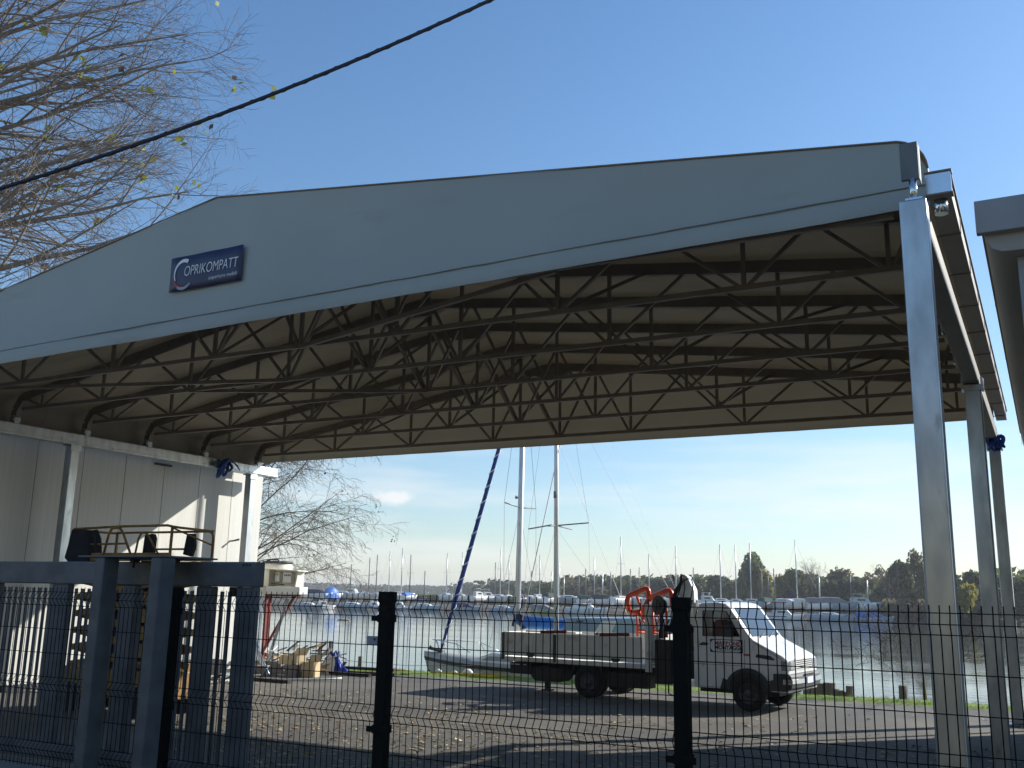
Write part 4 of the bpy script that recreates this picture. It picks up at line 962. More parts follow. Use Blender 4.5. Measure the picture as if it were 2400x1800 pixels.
# ---- marina across the water
G1, G2 = 'laid-up boats on the far bank', 'small boats moored along the far bank'
SH = 'far bank'
ash = [ # px, Y, L, angle deg, kwargs
 (746, 152, 5.5, 30, dict(hull='white', cover='tarpnavy', motor=True, label='boat under navy cover, farthest left on the far bank')),
 (778, 154, 5.2, 75, dict(hull='white', cover='tarpblue', dome=True, motor=True, label='boat wrapped in a bright blue dome tarp on the far bank')),
 (803, 158, 6.0, 20, dict(hull='offwhite', mast=820, mtop=1322, mcol='mastdark', label='pale yacht with dark mast right of the blue dome tarp')),
 (826, 162, 6.5, -10, dict(hull='white', cover=None, motor=True, mtop=None, label='white motor cruiser with hard top right of the blue dome tarp')),
 (858, 166, 5.5, 25, dict(hull='offwhite', mast=862, mtop=1307, mcol='mastdark', label='grey-white yacht with thin dark mast just left of the left fence post')),
 (881, 172, 5.0, 10, dict(hull='white', mast=880, mtop=1300, mcol='mastdark', label='small white yacht with dark mast close left of the left fence post')),
 (937, 168, 7.0, 60, dict(hull='white', mast=941, mtop=1284, label='white yacht with tall white mast right of the left fence post')),
 (908, 176, 6.0, 40, dict(hull='white', mast=910, mtop=1291, label='white yacht half hidden behind the left fence post')),
 (959, 166, 4.6, 80, dict(hull='white', cover='tarpblue', mast=960, mtop=1300, mcol='mastdark', label='small boat with pointed blue cover before the hedge')),
 (1046, 172, 6.6, -35, dict(hull='white', mast=1044, mtop=1296, label='white yacht alone before the hedge, left of the furled blue sail')),
 (1083, 176, 5.2, -35, dict(hull='white', mast=1079, mtop=1294, label='white yacht just right of the furled blue sail')),
 (1122, 172, 5.5, 80, dict(hull='white', motor=True, label='left white cruiser of the pair between the furled sail and the tall mast')),
 (1144, 176, 5.2, 60, dict(hull='white', motor=True, label='right white cruiser of the pair between the furled sail and the tall mast')),
 (1172, 178, 6.0, -30, dict(hull='white', mast=1172, mtop=1282, label='white yacht close left of the big silver mast')),
 (1226, 172, 5.0, 85, dict(hull='white', cover='tarppurple', label='boat with a purple cover right of the big silver mast')),
 (1264, 174, 7.0, 70, dict(hull='offwhite', mast=1265, mtop=1300, label='off-white yacht between the two big masts')),
 (1293, 170, 6.5, 85, dict(hull='white', cover='tarpdgreen', mast=1286, mtop=1340, label='white boat with dark green cover behind the right big mast')),
 (1334, 172, 6.5, 20, dict(hull='greyhull', mast=1322, mtop=1352, label='grey motor-sailer right of the right big mast')),
 (1377, 170, 5.0, 50, dict(hull='white', cover='tarpgreen', mast=1370, mtop=1333, mcol='mastdark', label='boat under a teal green cover left of the red hull')),
 (1393, 182, 4.8, 85, dict(hull='redhull', mast=1393, mtop=1305, label='small red-hulled yacht shown end-on')),
 (1416, 170, 6.0, 30, dict(hull='white', cover='tarpdgreen', mast=1412, mtop=1345, label='boat under a dark green cover right of the red hull')),
 (1455, 172, 7.5, 80, dict(hull='white', mast=1460, mtop=1258, motor=False, label='tall-masted white yacht left of the orange frames')),
 (1482, 184, 6.5, 0, dict(hull='offwhite', mast=1478, mtop=1333, mcol='mastdark', label='off-white yacht behind the left orange frame')),
 (1545, 172, 7.5, 10, dict(hull='white', wstripe='redhull', mast=1522, mtop=1299, label='white yacht with red stripe behind the orange frames')),
 (1586, 178, 6.0, 40, dict(hull='white', mast=1585, mtop=1280, label='white yacht behind the lorry crane')),
 (1661, 178, 5.5, 0, dict(hull='white', motor=True, label='white cruiser just above the rear of the cab roof')),
 (1692, 182, 6.5, 10, dict(hull='white', mast=1690, mtop=1276, label='white yacht above the middle of the cab roof')),
 (1727, 182, 6.0, 20, dict(hull='white', mast=1726, mtop=1277, label='white yacht above the front of the cab roof')),
 (1764, 176, 6.5, 15, dict(hull='white', mast=1761, mtop=1273, label='white-hulled yacht in front of the tall green tree')),
 (1801, 172, 6.0, 70, dict(hull='greyhull', cover='tarpgreen', mast=1803, mtop=1336, mcol='mastdark', label='grey boat with bright green cover above the bonnet')),
 (1840, 172, 8.0, -15, dict(hull='offwhite', wstripe='redhull', mast=1812, mtop=1332, mcol='mastdark', label='large off-white boat with red stripe right of the green-covered boat')),
 (1876, 174, 8.5, 10, dict(hull='paleblue', mast=1869, mtop=1265, boom='tarpnavy', label='pale blue yacht with tall dark-topped mast and navy boom cover')),
 (1921, 174, 6.5, 40, dict(hull='white', cover='tarpgrey', mast=1922, mtop=1352, label='boat under a mauve grey cover beneath the bare tree')),
 (1962, 176, 7.0, 10, dict(hull='paleblue', cover='tarpgrey', label='pale boat with grey cover beside the dark round tree')),
 (1160, 196, 5.5, 60, dict(hull='white', mast=1159, mtop=1318, mcol='mastdark', label='yacht with dark mast in the row behind, left of the big silver mast')),
 (1192, 198, 5.5, 80, dict(hull='offwhite', mast=1191, mtop=1302, label='off-white yacht in the row behind, close to the big silver mast')),
 (1244, 194, 5.5, 70, dict(hull='white', mast=1247, mtop=1338, mcol='mastdark', label='yacht with short dark mast in the row behind, right of the purple cover')),
 (1312, 192, 5.8, 30, dict(hull='white', mast=1310, mtop=1318, label='white yacht in the row behind, right of the right big mast')),
 (1354, 194, 5.0, 70, dict(hull='greyhull', mast=1364, mtop=1346, mcol='mastdark', label='grey yacht in the row behind, left of the teal green cover')),
 (1432, 196, 5.8, 60, dict(hull='white', mast=1431, mtop=1340, mcol='mastdark', label='yacht with dark mast in the row behind, left of the tall-masted yacht')),
 (1500, 190, 5.5, 80, dict(hull='white', mast=1486, mtop=1330, mcol='mastdark', label='yacht in the row behind, seen between the two orange frames')),
 (1620, 196, 6.0, 60, dict(hull='white', mast=1636, mtop=1330, mcol='mastdark', label='yacht in the row behind, right of the crane boom')),
 (1786, 192, 5.5, 70, dict(hull='offwhite', mast=1790, mtop=1340, mcol='mastdark', label='off-white yacht in the row behind, beneath the yellowing tree')),
 (1990, 194, 5.5, 40, dict(hull='white', mast=1998, mtop=1350, mcol='mastdark', label='white yacht in the row behind, beneath the dark round tree')),
 (2019, 178, 7.5, 30, dict(hull='white', motor=True, mast=2038, mtop=1360, label='rounded white cruiser farthest right on the far bank')),
]
for px, Y, Lb, ad, kw in ash:
    if 'label' in kw: kw.setdefault('group', G1)
    kw.setdefault('cat', 'boat')
    boat(px, 1405, Y, Lb, R(ad), **kw)
wat = [
 (722, 1425, 139, 5.0, 8, dict(hull='paleblue', label='blue-grey launch moored farthest left by the cream unit')),
 (758, 1425, 143, 3.6, 60, dict(hull='white', label='small white dinghy right of the leftmost moored launch', motor=True)),
 (826, 1427, 148, 6.2, 5, dict(hull='paleblue', label='long blue-grey hull moored left of the left fence post')),
 (880, 1428, 152, 3.6, 0, dict(hull='paleblue', label='short blue hull touching the left of the left fence post', motor=True)),
 (936, 1430, 155, 3.8, 15, dict(hull='white', label='white dinghy moored right of the left fence post', motor=True)),
 (996, 1432, 158, 6.0, 5, dict(hull='paleblue', mast=993, mtop=1338, mcol='mastdark', boom='tarpblue', label='moored boat with blue sail cover and short dark mast')),
 (1090, 1433, 161, 5.5, 5, dict(hull='paleblue', cover='tarpnavy', label='moored boat with navy cover right of the furled sail')),
 (1180, 1434, 163, 5.5, 0, dict(hull='paleblue', label='moored pale hull left of the big silver mast')),
 (1276, 1436, 165, 5.2, 0, dict(hull='greenhull', cover='tarpgrey', label='olive green hull moored between the two big masts')),
 (1372, 1440, 166, 7.5, 4, dict(hull='offwhite', mtop=None, label='long off-white boat moored left of the orange frames', motor=True)),
 (1836, 1449, 168, 5.5, 4, dict(hull='white', wstripe='tarpnavy', label='white boat moored right of the windscreen', motor=True)),
 (1944, 1452, 170, 7.0, 2, dict(hull='paleblue', label='long low boat moored left of the nearest column')),
 (2046, 1455, 172, 5.5, 2, dict(hull='bluehull', cover='tarpblue', label='blue boat moored beside the nearest column')),
]
for px, py, Y, Lb, ad, kw in wat:
    boat(px, py, Y, Lb, R(ad), ashore=False, group=G2, cat='boat', **kw)
# mooring poles along the quay
rnd = random.Random(12)
for k in range(30):
    px = 700+48*k+rnd.uniform(-12, 12); py = 1427+(px-650)*.0225
    p = gnd(px, py, -.9)
    mb = MB(); h = rnd.uniform(.9, 1.7); mb.tube([(p.x, p.y+1.2, -1.2), (p.x+rnd.uniform(-.1, .1), p.y+1.2, -.9+h)], .11, 6)
    tag(mb.build('mooring_pole', M['darktimber']), 'dark mooring pole standing along the far bank waterline', 'pole', 'mooring poles along the far bank')

# ------------------------------------------------------------------ far vegetation
def crown_mb(seed, n, shape, size=.55, gaps=.0, nb=9):
    """leaf clumps spread over a set of lobes; unit crown about 2 wide, 2 high, centred"""
    rnd = random.Random(seed); mb = MB(); lobes = []
    for k in range(nb):
        a = rnd.uniform(0, 6.28); r = rnd.uniform(.1, .62); z = rnd.uniform(-.55, .6)
        if shape == 'tall': r *= .6; z *= 1.25
        if shape == 'round': r *= .85
        if shape == 'umbrella': z = rnd.uniform(.1, .5)
        lobes.append((math.cos(a)*r, math.sin(a)*r, z, rnd.uniform(.28, .48)))
    for i in range(n):
        lx, ly, lz, lr = rnd.choice(lobes)
        d = Vector((rnd.gauss(0, 1), rnd.gauss(0, 1), rnd.gauss(0, 1))).normalized()*lr*(rnd.random()**.35)*(1.0+.25*rnd.random())
        p = Vector((lx, ly, lz))+d*Vector((1, 1, .85)).x
        s_ = size*.11*rnd.uniform(.5, 1.3)
        u = Vector((rnd.gauss(0, 1), rnd.gauss(0, 1), rnd.gauss(0, 1))).normalized(); v = u.orthogonal().normalized(); w = u.cross(v)
        a = rnd.uniform(0, 6.28); v, w = v*math.cos(a)+w*math.sin(a), w*math.cos(a)-v*math.sin(a)
        mb.add([p+v*s_, p+w*s_*.55+v*.2*s_, p-v*s_, p-w*s_*.6], [(0, 1, 2, 3)])
    return mb
def far_tree(px, ptop, pbase, Y, wpx, fol, label, seed, shape='round', n=1700, size=1., bare=False):
    p = at(px, pbase, Y); top = at(px, ptop, Y).z
    p.z = .4; H = top-.4; rng = (p-Vector((0, 0, EYE))).dot(fwd); w = wpx/F_PX*rng/2
    t = thing('broadleaf_tree', p, label, 'tree', 'trees on the far bank')
    mb = MB(); rnd = random.Random(seed)
    mb.tube([(0, 0, 0), (.1, 0, H*.3), (.0, .1, H*.62), (.1, 0, H*.8)], [H*.03, H*.024, H*.014, .03], 6)
    for k in range(6):
        a = rnd.uniform(0, 6.28); z = H*rnd.uniform(.25, .6); mb.tube([(0, 0, z), (math.cos(a)*w*.4, math.sin(a)*w*.4, z+H*.15), (math.cos(a)*w*.75, math.sin(a)*w*.75, z+H*.24)], [H*.012, H*.008, .02], 4)
    mb.build('trunk', M['darkbark'], t, local=True)
    c = crown_mb(seed, n, shape, size)
    zc, hz = (H*.56, H*.47) if shape != 'umbrella' else (H*.6, H*.42)
    c.v = [Vector((v.x*w, v.y*w, zc+v.z*hz)) for v in c.v]
    c.build('crown', M[fol], t, local=True)
    return t
FT = [ # px, top, base, Y, width, foliage, label, shape
 (1290, 1362, 1405, 205, 70, 'fol_mid', 'low green tree behind the right big mast', 'round'),
 (1342, 1354, 1405, 215, 70, 'fol_brown', 'thin brownish tree right of the right big mast', 'round'),
 (1398, 1368, 1405, 208, 60, 'fol_brown', 'low russet tree behind the red hull', 'round'),
 (1440, 1352, 1405, 218, 80, 'fol_mid', 'rounded green tree behind the tall-masted yacht', 'round'),
 (1488, 1356, 1405, 214, 70, 'fol_mid', 'green tree above the left orange frame', 'round'),
 (1534, 1359, 1405, 222, 66, 'fol_dark', 'dark tree behind the right orange frame', 'round'),
 (1572, 1349, 1405, 216, 84, 'fol_dark', 'dark wide tree behind the crane boom', 'round'),
 (1632, 1355, 1405, 214, 60, 'fol_dark', 'dark tree right of the crane boom', 'round'),
 (1682, 1347, 1405, 222, 72, 'fol_dark', 'flat-topped dark pine above the cab roof', 'umbrella'),
 (1722, 1352, 1405, 214, 54, 'fol_mid', 'green tree close left of the tallest tree', 'round'),
 (1770, 1304, 1408, 208, 74, 'fol_mid', 'tallest green tree, above the bonnet', 'round'),
 (1742, 1330, 1408, 206, 40, 'fol_mid', 'green bushy tree leaning on the left of the tallest tree', 'round'),
 (1800, 1345, 1408, 202, 56, 'fol_yel', 'yellowing tree right below the tallest tree', 'tall'),
 (1832, 1346, 1408, 212, 50, 'fol_yel', 'second yellowing tree, left of the wide green tree', 'round'),
 (1866, 1338, 1408, 214, 84, 'fol_mid', 'wide green tree left of the bare tree', 'round'),
 (1908, 1346, 1408, 216, 60, 'fol_mid', 'green tree behind the bare tree', 'round'),
 (1975, 1314, 1410, 204, 100, 'fol_brown', 'sparse brown crown rising above the dark round tree', 'round'),
 (1972, 1338, 1412, 196, 92, 'fol_dark', 'dense dark round tree left of the nearest column', 'round'),
 (2040, 1342, 1415, 200, 66, 'fol_brown', 'brown thicket tree right of the dark round tree', 'round'),
 (2082, 1325, 1418, 190, 64, 'fol_brown', 'olive brown tree near the nearest column', 'round'),
 (2118, 1318, 1420, 186, 76, 'fol_dark', 'dark green tree at the left edge of the nearest column', 'round'),
 (2158, 1282, 1424, 180, 60, 'fol_brown', 'tall thin tree half behind the nearest column', 'round'),
 (2215, 1334, 1430, 186, 110, 'fol_dark', 'dark tree behind the nearest column', 'round'),
 (2262, 1348, 1440, 150, 64, 'fol_yel', 'yellow leafy tree between the first and second right columns', 'round'),
 (2300, 1338, 1432, 180, 80, 'fol_dark', 'dark tree behind the middle right column', 'round'),
 (2350, 1340, 1436, 178, 70, 'fol_mid', 'green tree between the two far right columns', 'round'),
 (2400, 1345, 1440, 170, 80, 'fol_dark', 'dark tree at the right edge of the photo', 'round'),
]
for i, (px, tp, bs, Y, w, fo, lab, shp) in enumerate(FT):
    dense = 2600 if fo == 'fol_dark' else (1100 if fo == 'fol_brown' else 2000)
    far_tree(px, tp, bs, Y, w*1.12, fo, lab, 100+i, shp, dense, 1.25 if fo != 'fol_brown' else .9)
# undergrowth along the far bank, far woods, hedge
def scatter(name, mk, path, n, hmin, hmax, size, seed, depth=4., zb=.3, prof=None):
    rnd = random.Random(seed); mb = MB()
    for i in range(n):
        t = rnd.random()*(len(path)-1); k = int(t); f = t-k
        a, b = Vector(path[k]), Vector(path[k+1]); p = a.lerp(b, f)
        hh = hmin+(hmax-hmin)*max(0, min(1, .5+.9*fbm(p.x*.05+seed, p.y*.05)))
        z = zb+hh*rnd.random()**.7
        q = p+Vector((rnd.uniform(-1, 1)*depth, rnd.uniform(-1, 1)*depth, 0)); q.z = z
        s_ = size*rnd.uniform(.5, 1.2)
        u = Vector((rnd.gauss(0, 1), rnd.gauss(0, 1), rnd.gauss(0, 1))).normalized(); v = u.orthogonal().normalized(); w = u.cross(v)
        mb.add([q+v*s_, q+w*s_*.6, q-v*s_, q-w*s_*.6], [(0, 1, 2, 3)])
    return mb
g = lambda px, Y, z=0: tuple(Vector((at(px, 1400, Y).x, Y, z)))
scatter('', '', [g(1240, 222), g(1500, 226), g(1760, 222), g(1950, 214), g(2100, 196), g(2250, 186), g(2480, 176)], 13000, 3.0, 7.4, .8, 21, 6.).build('undergrowth', M['fol_dark'], kind='stuff')
scatter('', '', [g(1320, 232), g(1500, 236), g(1760, 232), g(1950, 222), g(2100, 204), g(2250, 194), g(2480, 184)], 9000, 4.0, 8.2, .8, 24, 7.).build('copse', M['fol_mid'], kind='stuff')
scatter('', '', [g(2020, 184), g(2200, 178), g(2480, 172)], 1800, 1.2, 3.8, .5, 23, 3.).build('reeds', M['fol_brown'], kind='stuff')
scatter('', '', [g(200, 560), g(640, 620), g(800, 600), g(960, 640), g(1110, 700), g(1260, 560)], 9000, 6.8, 9.6, 1.7, 22, 16., 0.).build('far_woods', M['fol_blue'], kind='stuff')
scatter('', '', [g(1150, 300), g(1230, 290), g(1330, 280)], 2600, 4.5, 8.2, 1.0, 27, 6., 0.).build('poplar_wood', M['fol_blue'], kind='stuff')
scatter('', '', [g(1078, 470), g(1100, 470), g(1128, 470)], 700, 7, 14.5, 1.5, 26, 6., 0.).build('distant_grove', M['fol_blue'], kind='stuff')
hd = thing('hedge', (g(1000, 196)[0], 196, .3), 'long clipped hedge with bright green top behind the laid-up boats', 'hedge')
mb = MB(); rnd = random.Random(31)
for i in range(9000):
    t = rnd.random(); a, b = Vector(g(890, 186)), Vector(g(1570, 202)); p = a.lerp(b, t)
    u = Vector((rnd.gauss(0, 1), rnd.gauss(0, 1), rnd.gauss(0, 1))).normalized(); v = u.orthogonal().normalized(); w = u.cross(v)
    z = .3+1.75*rnd.random(); mb.cur = 1 if z > 1.85 else 0
    q = Vector((p.x+rnd.uniform(-.5, .5), p.y+rnd.uniform(-.5, .5), z)); s_ = .3*rnd.uniform(.6, 1.2)
    mb.add([q+v*s_, q+w*s_*.6, q-v*s_, q-w*s_*.6], [(0, 1, 2, 3)])
mb.build('foliage', [M['hedge'], M['hedgetop']], hd)
# pale tower block far behind the moorings
p = at(1210, 1395, 330)
t = thing('apartment_block', (p.x, p.y, .3), 'pale tower block beside the big silver mast on the horizon', 'building')
mb = MB(); top = at(1210, 1369, 330).z; mb.b2((-5.5, -4, 0), (5.5, 4, top-.3)); mb.build('wall', M['cream'], t, local=True)
mb = MB()
for k in range(2):
    for j in range(3): mb.b2((-3.9+2.9*j, -4.03, 2.2+2*k), (-2.3+2.9*j, -3.99, 3.4+2*k))
mb.build('window', M['darkglass'], t, local=True)

# ------------------------------------------------------------------ bare trees
def bare_tree(name, base, H, label, seed, dirs, r0, twigmat='twig', droop=.25, wobs=(.14, .26), lv=4, reach=1., leaves=0, leafx=None, lean=(0, 0), kids=(9, 8, 6), leafsize=.09):
    rnd = random.Random(seed)
    t = thing(name, base, label, 'tree')
    trunk = MB(); limb = MB(); twig = MB(); tips = []
    tp = [Vector((lean[0]*s, lean[1]*s, H*s)) for s in (0, .2, .4, .6, .8, 1)]
    trunk.tube(tp, [r0, r0*.85, r0*.68, r0*.5, r0*.3, r0*.1], 9)
    def grow(p, d, l, r, level):
        n = 6 if level < 2 else (5 if level == 2 else 4)
        pts = [p]; dd = d.copy()
        wob = wobs[0] if level < 2 else wobs[1]
        for i in range(n):
            dd = (dd+Vector((rnd.gauss(0, wob), rnd.gauss(0, wob), rnd.gauss(0, wob)-droop*.16*(1 if level > 1 else .5)))).normalized()
            pts.append(pts[-1]+dd*l/n)
        rad = [max(.004, r*(1-.8*i/n)) for i in range(n+1)]
        (limb if level < 2 else twig).tube(pts, rad, 6 if level == 0 else (5 if level == 1 else 3), cap=False)
        if level >= lv-1:
            tips.append((pts[-1], dd)); return
        kn = kids[level]
        for k in range(kn):
            f = (k+1.2)/(kn+.8); i = min(n-1, int(f*n)); q = pts[i].lerp(pts[i+1], f*n-i)
            base_d = (pts[i+1]-pts[i]).normalized()
            s = base_d.orthogonal(); a = rnd.uniform(0, 6.28); s = Matrix.Rotation(a, 3, base_d) @ s
            nd = (base_d*1.0+s.normalized()*rnd.uniform(.45, .85)).normalized()
            grow(q, nd, l*rnd.uniform(.42, .62)*(1.15-.55*f), max(.005, rad[i]*.55), level+1)
    for (z, dx, dy, dz, l) in dirs:
        f = z/H*5; i = min(4, int(f)); q = tp[i].lerp(tp[i+1], f-i)
        grow(q, Vector((dx, dy, dz)).normalized(), l*reach, r0*.30*l/8*(1.1-.4*z/H), 0)
    trunk.build('trunk', M['bark'], t, local=True)
    limb.build('limbs', M['bark'], t, local=True); twig.build('twigs', M[twigmat], t, local=True)
    if leaves:
        lf_ = MB(); rnd.shuffle(tips); c = 0
        for p, d in tips:
            if c >= leaves: break
            if leafx and not leafx(p, rnd): continue
            for k in range(rnd.randint(1, 4)):
                q = p+Vector((rnd.gauss(0, .12), rnd.gauss(0, .12), rnd.gauss(-.06, .1))); s_ = leafsize*rnd.uniform(.6, 1.15)
                u = Vector((rnd.gauss(0, 1), rnd.gauss(0, 1), rnd.gauss(0, .6))).normalized(); v = u.orthogonal().normalized(); w = u.cross(v)
                lf_.cur = 1 if rnd.random() < .3 else 0
                lf_.add([q+v*s_, q+w*s_*.8+v*.2*s_, q-v*s_*.9, q-w*s_*.8+v*.2*s_], [(0, 1, 2, 3)])
            c += 1
        lf_.build('leaves', [M['leaf_y'], M['leaf_b']], t, local=True)
    return t
def in_crown_edge(p, r):     # the last leaves hang on the outermost twigs of the side towards the yard
    d = p-Vector((0, 0, EYE)); f = d.dot(fwd); a, h = d.dot(cx)/f, d.dot(cy)/f
    return a > -.375+r.uniform(-.04, .02) and (h > .25 or r.random() < .35)
# big poplar rising beyond the white building
rnd = random.Random(5); dirs = []
B1 = Vector((-28.5, 14.6, 0))
for k in range(29):
    z = 6.8+14.5*k/29+rnd.uniform(-.3, .3); a = rnd.uniform(-.95, 1.0)
    vx = cx*math.cos(a)-fwd*math.sin(a)*.6*rnd.choice((-1, 1))
    el = .06+.62*(z-6.8)/14 + rnd.uniform(-.12, .14)
    dirs.append((z, vx.x, vx.y, el, rnd.uniform(7.4, 9.6)*(1-.010*(z-6.8))))
for k in range(9):
    z = 8+11*k/9; dirs.append((z, -cx.x+rnd.uniform(-.5, .5), -cx.y+rnd.uniform(-.5, .5), .35, 5.))
bare_tree('poplar_tree', B1, 24, 'big nearly bare poplar with pale twigs rising at the left edge', 11, dirs, .36, reach=1., droop=.12, wobs=(.075, .15), leaves=85, leafx=lambda p, r: in_crown_edge(p, r), kids=(10, 6, 5), leafsize=.15)
# second bare tree behind the building's far corner
dirs = []; rnd = random.Random(9)
for k in range(15):
    z = 1.6+7.4*k/15; a = rnd.uniform(-.12, .95)
    vx = cx*math.cos(a)+fwd*math.sin(a)*.7
    dirs.append((z, vx.x, vx.y, .62-.1*rnd.random()+.25*(z/9), rnd.uniform(4.2, 5.3)))
for k in range(4): dirs.append((3+1.4*k, -cx.x*.3+fwd.x, -cx.y*.3+fwd.y, .6, 4.))
bare_tree('poplar_tree', Vector((-24.2, 24.6, 0)), 10.5, 'bare tree with drooping twigs beside the white building corner', 21, dirs, .22, twigmat='twig', droop=.8, leaves=90, leafx=lambda p, r: (p-Vector((-24.2, 24.6, 0))).dot(cx) > 3.2, kids=(9, 7, 4), leafsize=.05)
# bare tree among the far trees
p = at(1905, 1408, 206); dirs = [(3+.35*k, math.cos(k*2.4), math.sin(k*2.4), 1.35, 5.6-.2*k) for k in range(13)]
bare_tree('ash_tree', (p.x, p.y, .4), 9.2, 'pale bare tree between the green trees of the far bank', 31, dirs, .28, twigmat='twig', droop=-.3, reach=1.0, kids=(7, 5, 4))
p = at(2088, 1420, 182); dirs = [(1.2+.4*k, math.cos(k*2.4), math.sin(k*2.4), 1.0, 4.6) for k in range(10)]
bare_tree('willow_tree', (p.x, p.y, .3), 6.5, 'leafless brown shrubby tree left of the nearest column', 33, dirs, .2, droop=0, kids=(7, 5, 4))
# bare shrub on the bank behind the nearest column
dirs = [(.1+.05*k, .9*math.cos(a), .5*math.sin(a), .95, 1.9) for k, a in enumerate((3.3, 2.8, 3.0, 3.6, 2.5, .2, -.1, .5, .9, 1.6, 2.1, 4.))]
bare_tree('shrub', (-2.72, 24.75, .0), .9, 'leafless shrub on the bank behind the nearest column', 35, dirs, .05, twigmat='darkbark', droop=-.1, kids=(4, 3, 3))

# ------------------------------------------------------------------ right-hand building
rb = thing('sheet_building', (3, 14, 0), 'brown sheet building with grey eaves at the right edge of the photo', 'building')
EY = 8.55
mb = MB(); mb.b2((-.30, EY-.06, 5.10), (5.5, EY+.02, 5.385)); bevel(mb.build('fascia', M['fascia'], rb), .008)
mb = MB(); mb.b2((-.28, EY+.021, 5.30), (5.5, 20.6, 5.37)); mb.prism([(.0, 5.371), (8.2, 5.371), (4.3, 9.3)], 'y', EY+1.2, 20.4); mb.build('roof', M['rbldg'], rb)  # steep ridge added out of view to keep sun off the canopy rail
mb = MB()
prf = [(-.25, 5.295), (-.25, 5.16), (-.235, 5.06), (-.195, 4.985), (-.13, 4.95), (-.05, 4.945), (.14, 4.945)]
mb.loft([[Vector((x, y, z)) for x, z in prf] for y in (EY+.03, 12, 16, 20.6)], closed=False)
mb.prism(prf+[(.14, 5.295)], 'y', EY+.025, EY+.03); mb.build('gutter', M['rbldg'], rb)
mb = MB()
for k in range(5): mb.b2((-.256, 10.4+2.4*k, 5.0), (-.251, 10.43+2.4*k, 5.29))
mb.build('gutter_joint', M['plastic'], rb)
mb = MB(); mb.b2((.15, EY+.25, 0), (5.3, 20.4, 5.29)); mb.build('wall', M['rbldg'], rb)
mb = MB(); mb.tube([(.1, 20.75, 0), (.1, 20.75, 6.3)], .055, 8); mb.build('shadow_pole', M['galv'], rb)  # unseen pole added to cast the thin shadow line across the yard
mb = MB(); mb.b2((-.02, EY+.2, 4.0), (.149, EY+.55, 4.94)); mb.build('corner_trim', M['fascia'], rb)

# low trailer with plank at the foot of the far column
tr_ = thing('flat_trailer', (.2, 20.9, 0), 'low flat trailer at the right edge beside the farthest column', 'trailer')
mb = MB(); mb.b2((-.62, 20.6, .20), (1.6, 21.7, .26)); mb.build('deck', M['galv'], tr_)
mb = MB(); mb.cyl((-.3, 20.55, .11), (-.3, 20.75, .11), .11, n=14); mb.cyl((.9, 20.55, .11), (.9, 20.75, .11), .11, n=14); mb.build('wheel', M['rubber'], tr_)
mb = MB(); mb.tube([(-.46, 20.62, .26), (-.5, 20.62, .48), (-.4, 20.62, .55)], .02, 6); mb.build('handle', M['rope'], tr_)

# ------------------------------------------------------------------ unseen dark block added behind the viewer to dim gate and canopy front
wh = thing('shade_block', (-4, -12, 0), 'unseen dark block added behind the viewer to dim the gate side', 'building')
mb = MB(); mb.b2((-34, -16, 0), (26, -9, 6.2)); mb.build('wall', M['darktimber'], wh)
mb = MB(); mb.b2((-34.4, -16.4, 6.2), (26.4, -8.6, 6.5)); mb.build('roof', M['chassis'], wh)
mb = MB(); mb.b2((-7.5, -8.99, 0), (4.5, -8.93, 5.2)); mb.build('bounce_wall', M['ochre'], wh)  # added out of view so its warm bounce tints the lower columns
for k in range(9):
    if k in (4, 5): continue
    mb = MB(); mb.b2((-31+6.4*k, -8.99, 2), (-28+6.4*k, -8.9, 4)); mb.build('window', M['darkglass'], wh)

# ------------------------------------------------------------------ overhead cable
a, b, c = at(0, 442, 4.6), at(600, 209, 5.75), at(1150, 0, 6.6)
d0 = (c-a); pts = []
for i in range(61):
    t = -1.2+3.4*i/60; p = a+d0*t
    sag = .10*((2*t-1)**2-1)
    pts.append(p+Vector((0, 0, sag)))
mid = a+d0*.5
mb = MB(); mb.tube(pts, .0165, 8)
ca = mb.build('overhead_cable', M['cable']); tag(ca, 'thick dark cable crossing the sky at upper left', 'cable')
mb = MB(); tw = []
for i in range(900):
    t = i/899*60; k = min(59, int(t)); q = pts[k].lerp(pts[k+1], t-k); an = i*.55
    tw.append(q+Vector((0, math.cos(an), math.sin(an)))*.0165)
mb.tube(tw, .005, 4); mb.build('binding_wire', M['cable'], ca)

# ------------------------------------------------------------------ elevated cream unit on red legs, debris, bank timbers
eu = thing('pump_unit', (-18.4, 21, 0), 'cream plastic unit with tank and control boxes on red and galvanised legs', 'machine unit')
UY = 21.0
mb = MB(); mb.b2((-19.05, UY-.02, 2.03), (-17.86, UY+.34, 2.23)); bevel(mb.build('tray', M['white'], eu), .02)
mb = MB(); mb.b2((-19.55, UY+.30, 2.24), (-18.02, UY+.34, 2.68)); mb.b2((-19.55, UY+.02, 2.24), (-19.0, UY+.299, 2.70)); mb.prism([(-19.2, 2.705), (-17.9, 2.64), (-17.9, 2.67), (-19.2, 2.735)], 'y', UY-.08, UY+.36)
mb.prism([(UY+.0, 2.24), (UY+.299, 2.24), (UY+.299, 2.64), (UY+.08, 2.64)], 'x', -18.06, -18.02); bevel(mb.build('cabinet', M['cream'], eu), .008)
mb = MB(); mb.tube([(-19.42, UY+.80, 2.03), (-19.42, UY+.80, 2.70), (-19.42, UY+.80, 2.88)], [.43, .43, .41], 28); mb.build('tank', M['cream'], eu)
mb = MB(); mb.tube([(-19.42, UY+.80, 2.881), (-19.42, UY+.80, 2.93), (-19.42, UY+.80, 2.95)], [.435, .435, .36], 28)
mb.tube([(-19.5, UY+.45, 2.95), (-19.35, UY+.45, 2.985), (-19.1, UY+.45, 2.98), (-19.02, UY+.45, 2.88)], .022, 6); mb.build('lid', M['plastic'], eu)
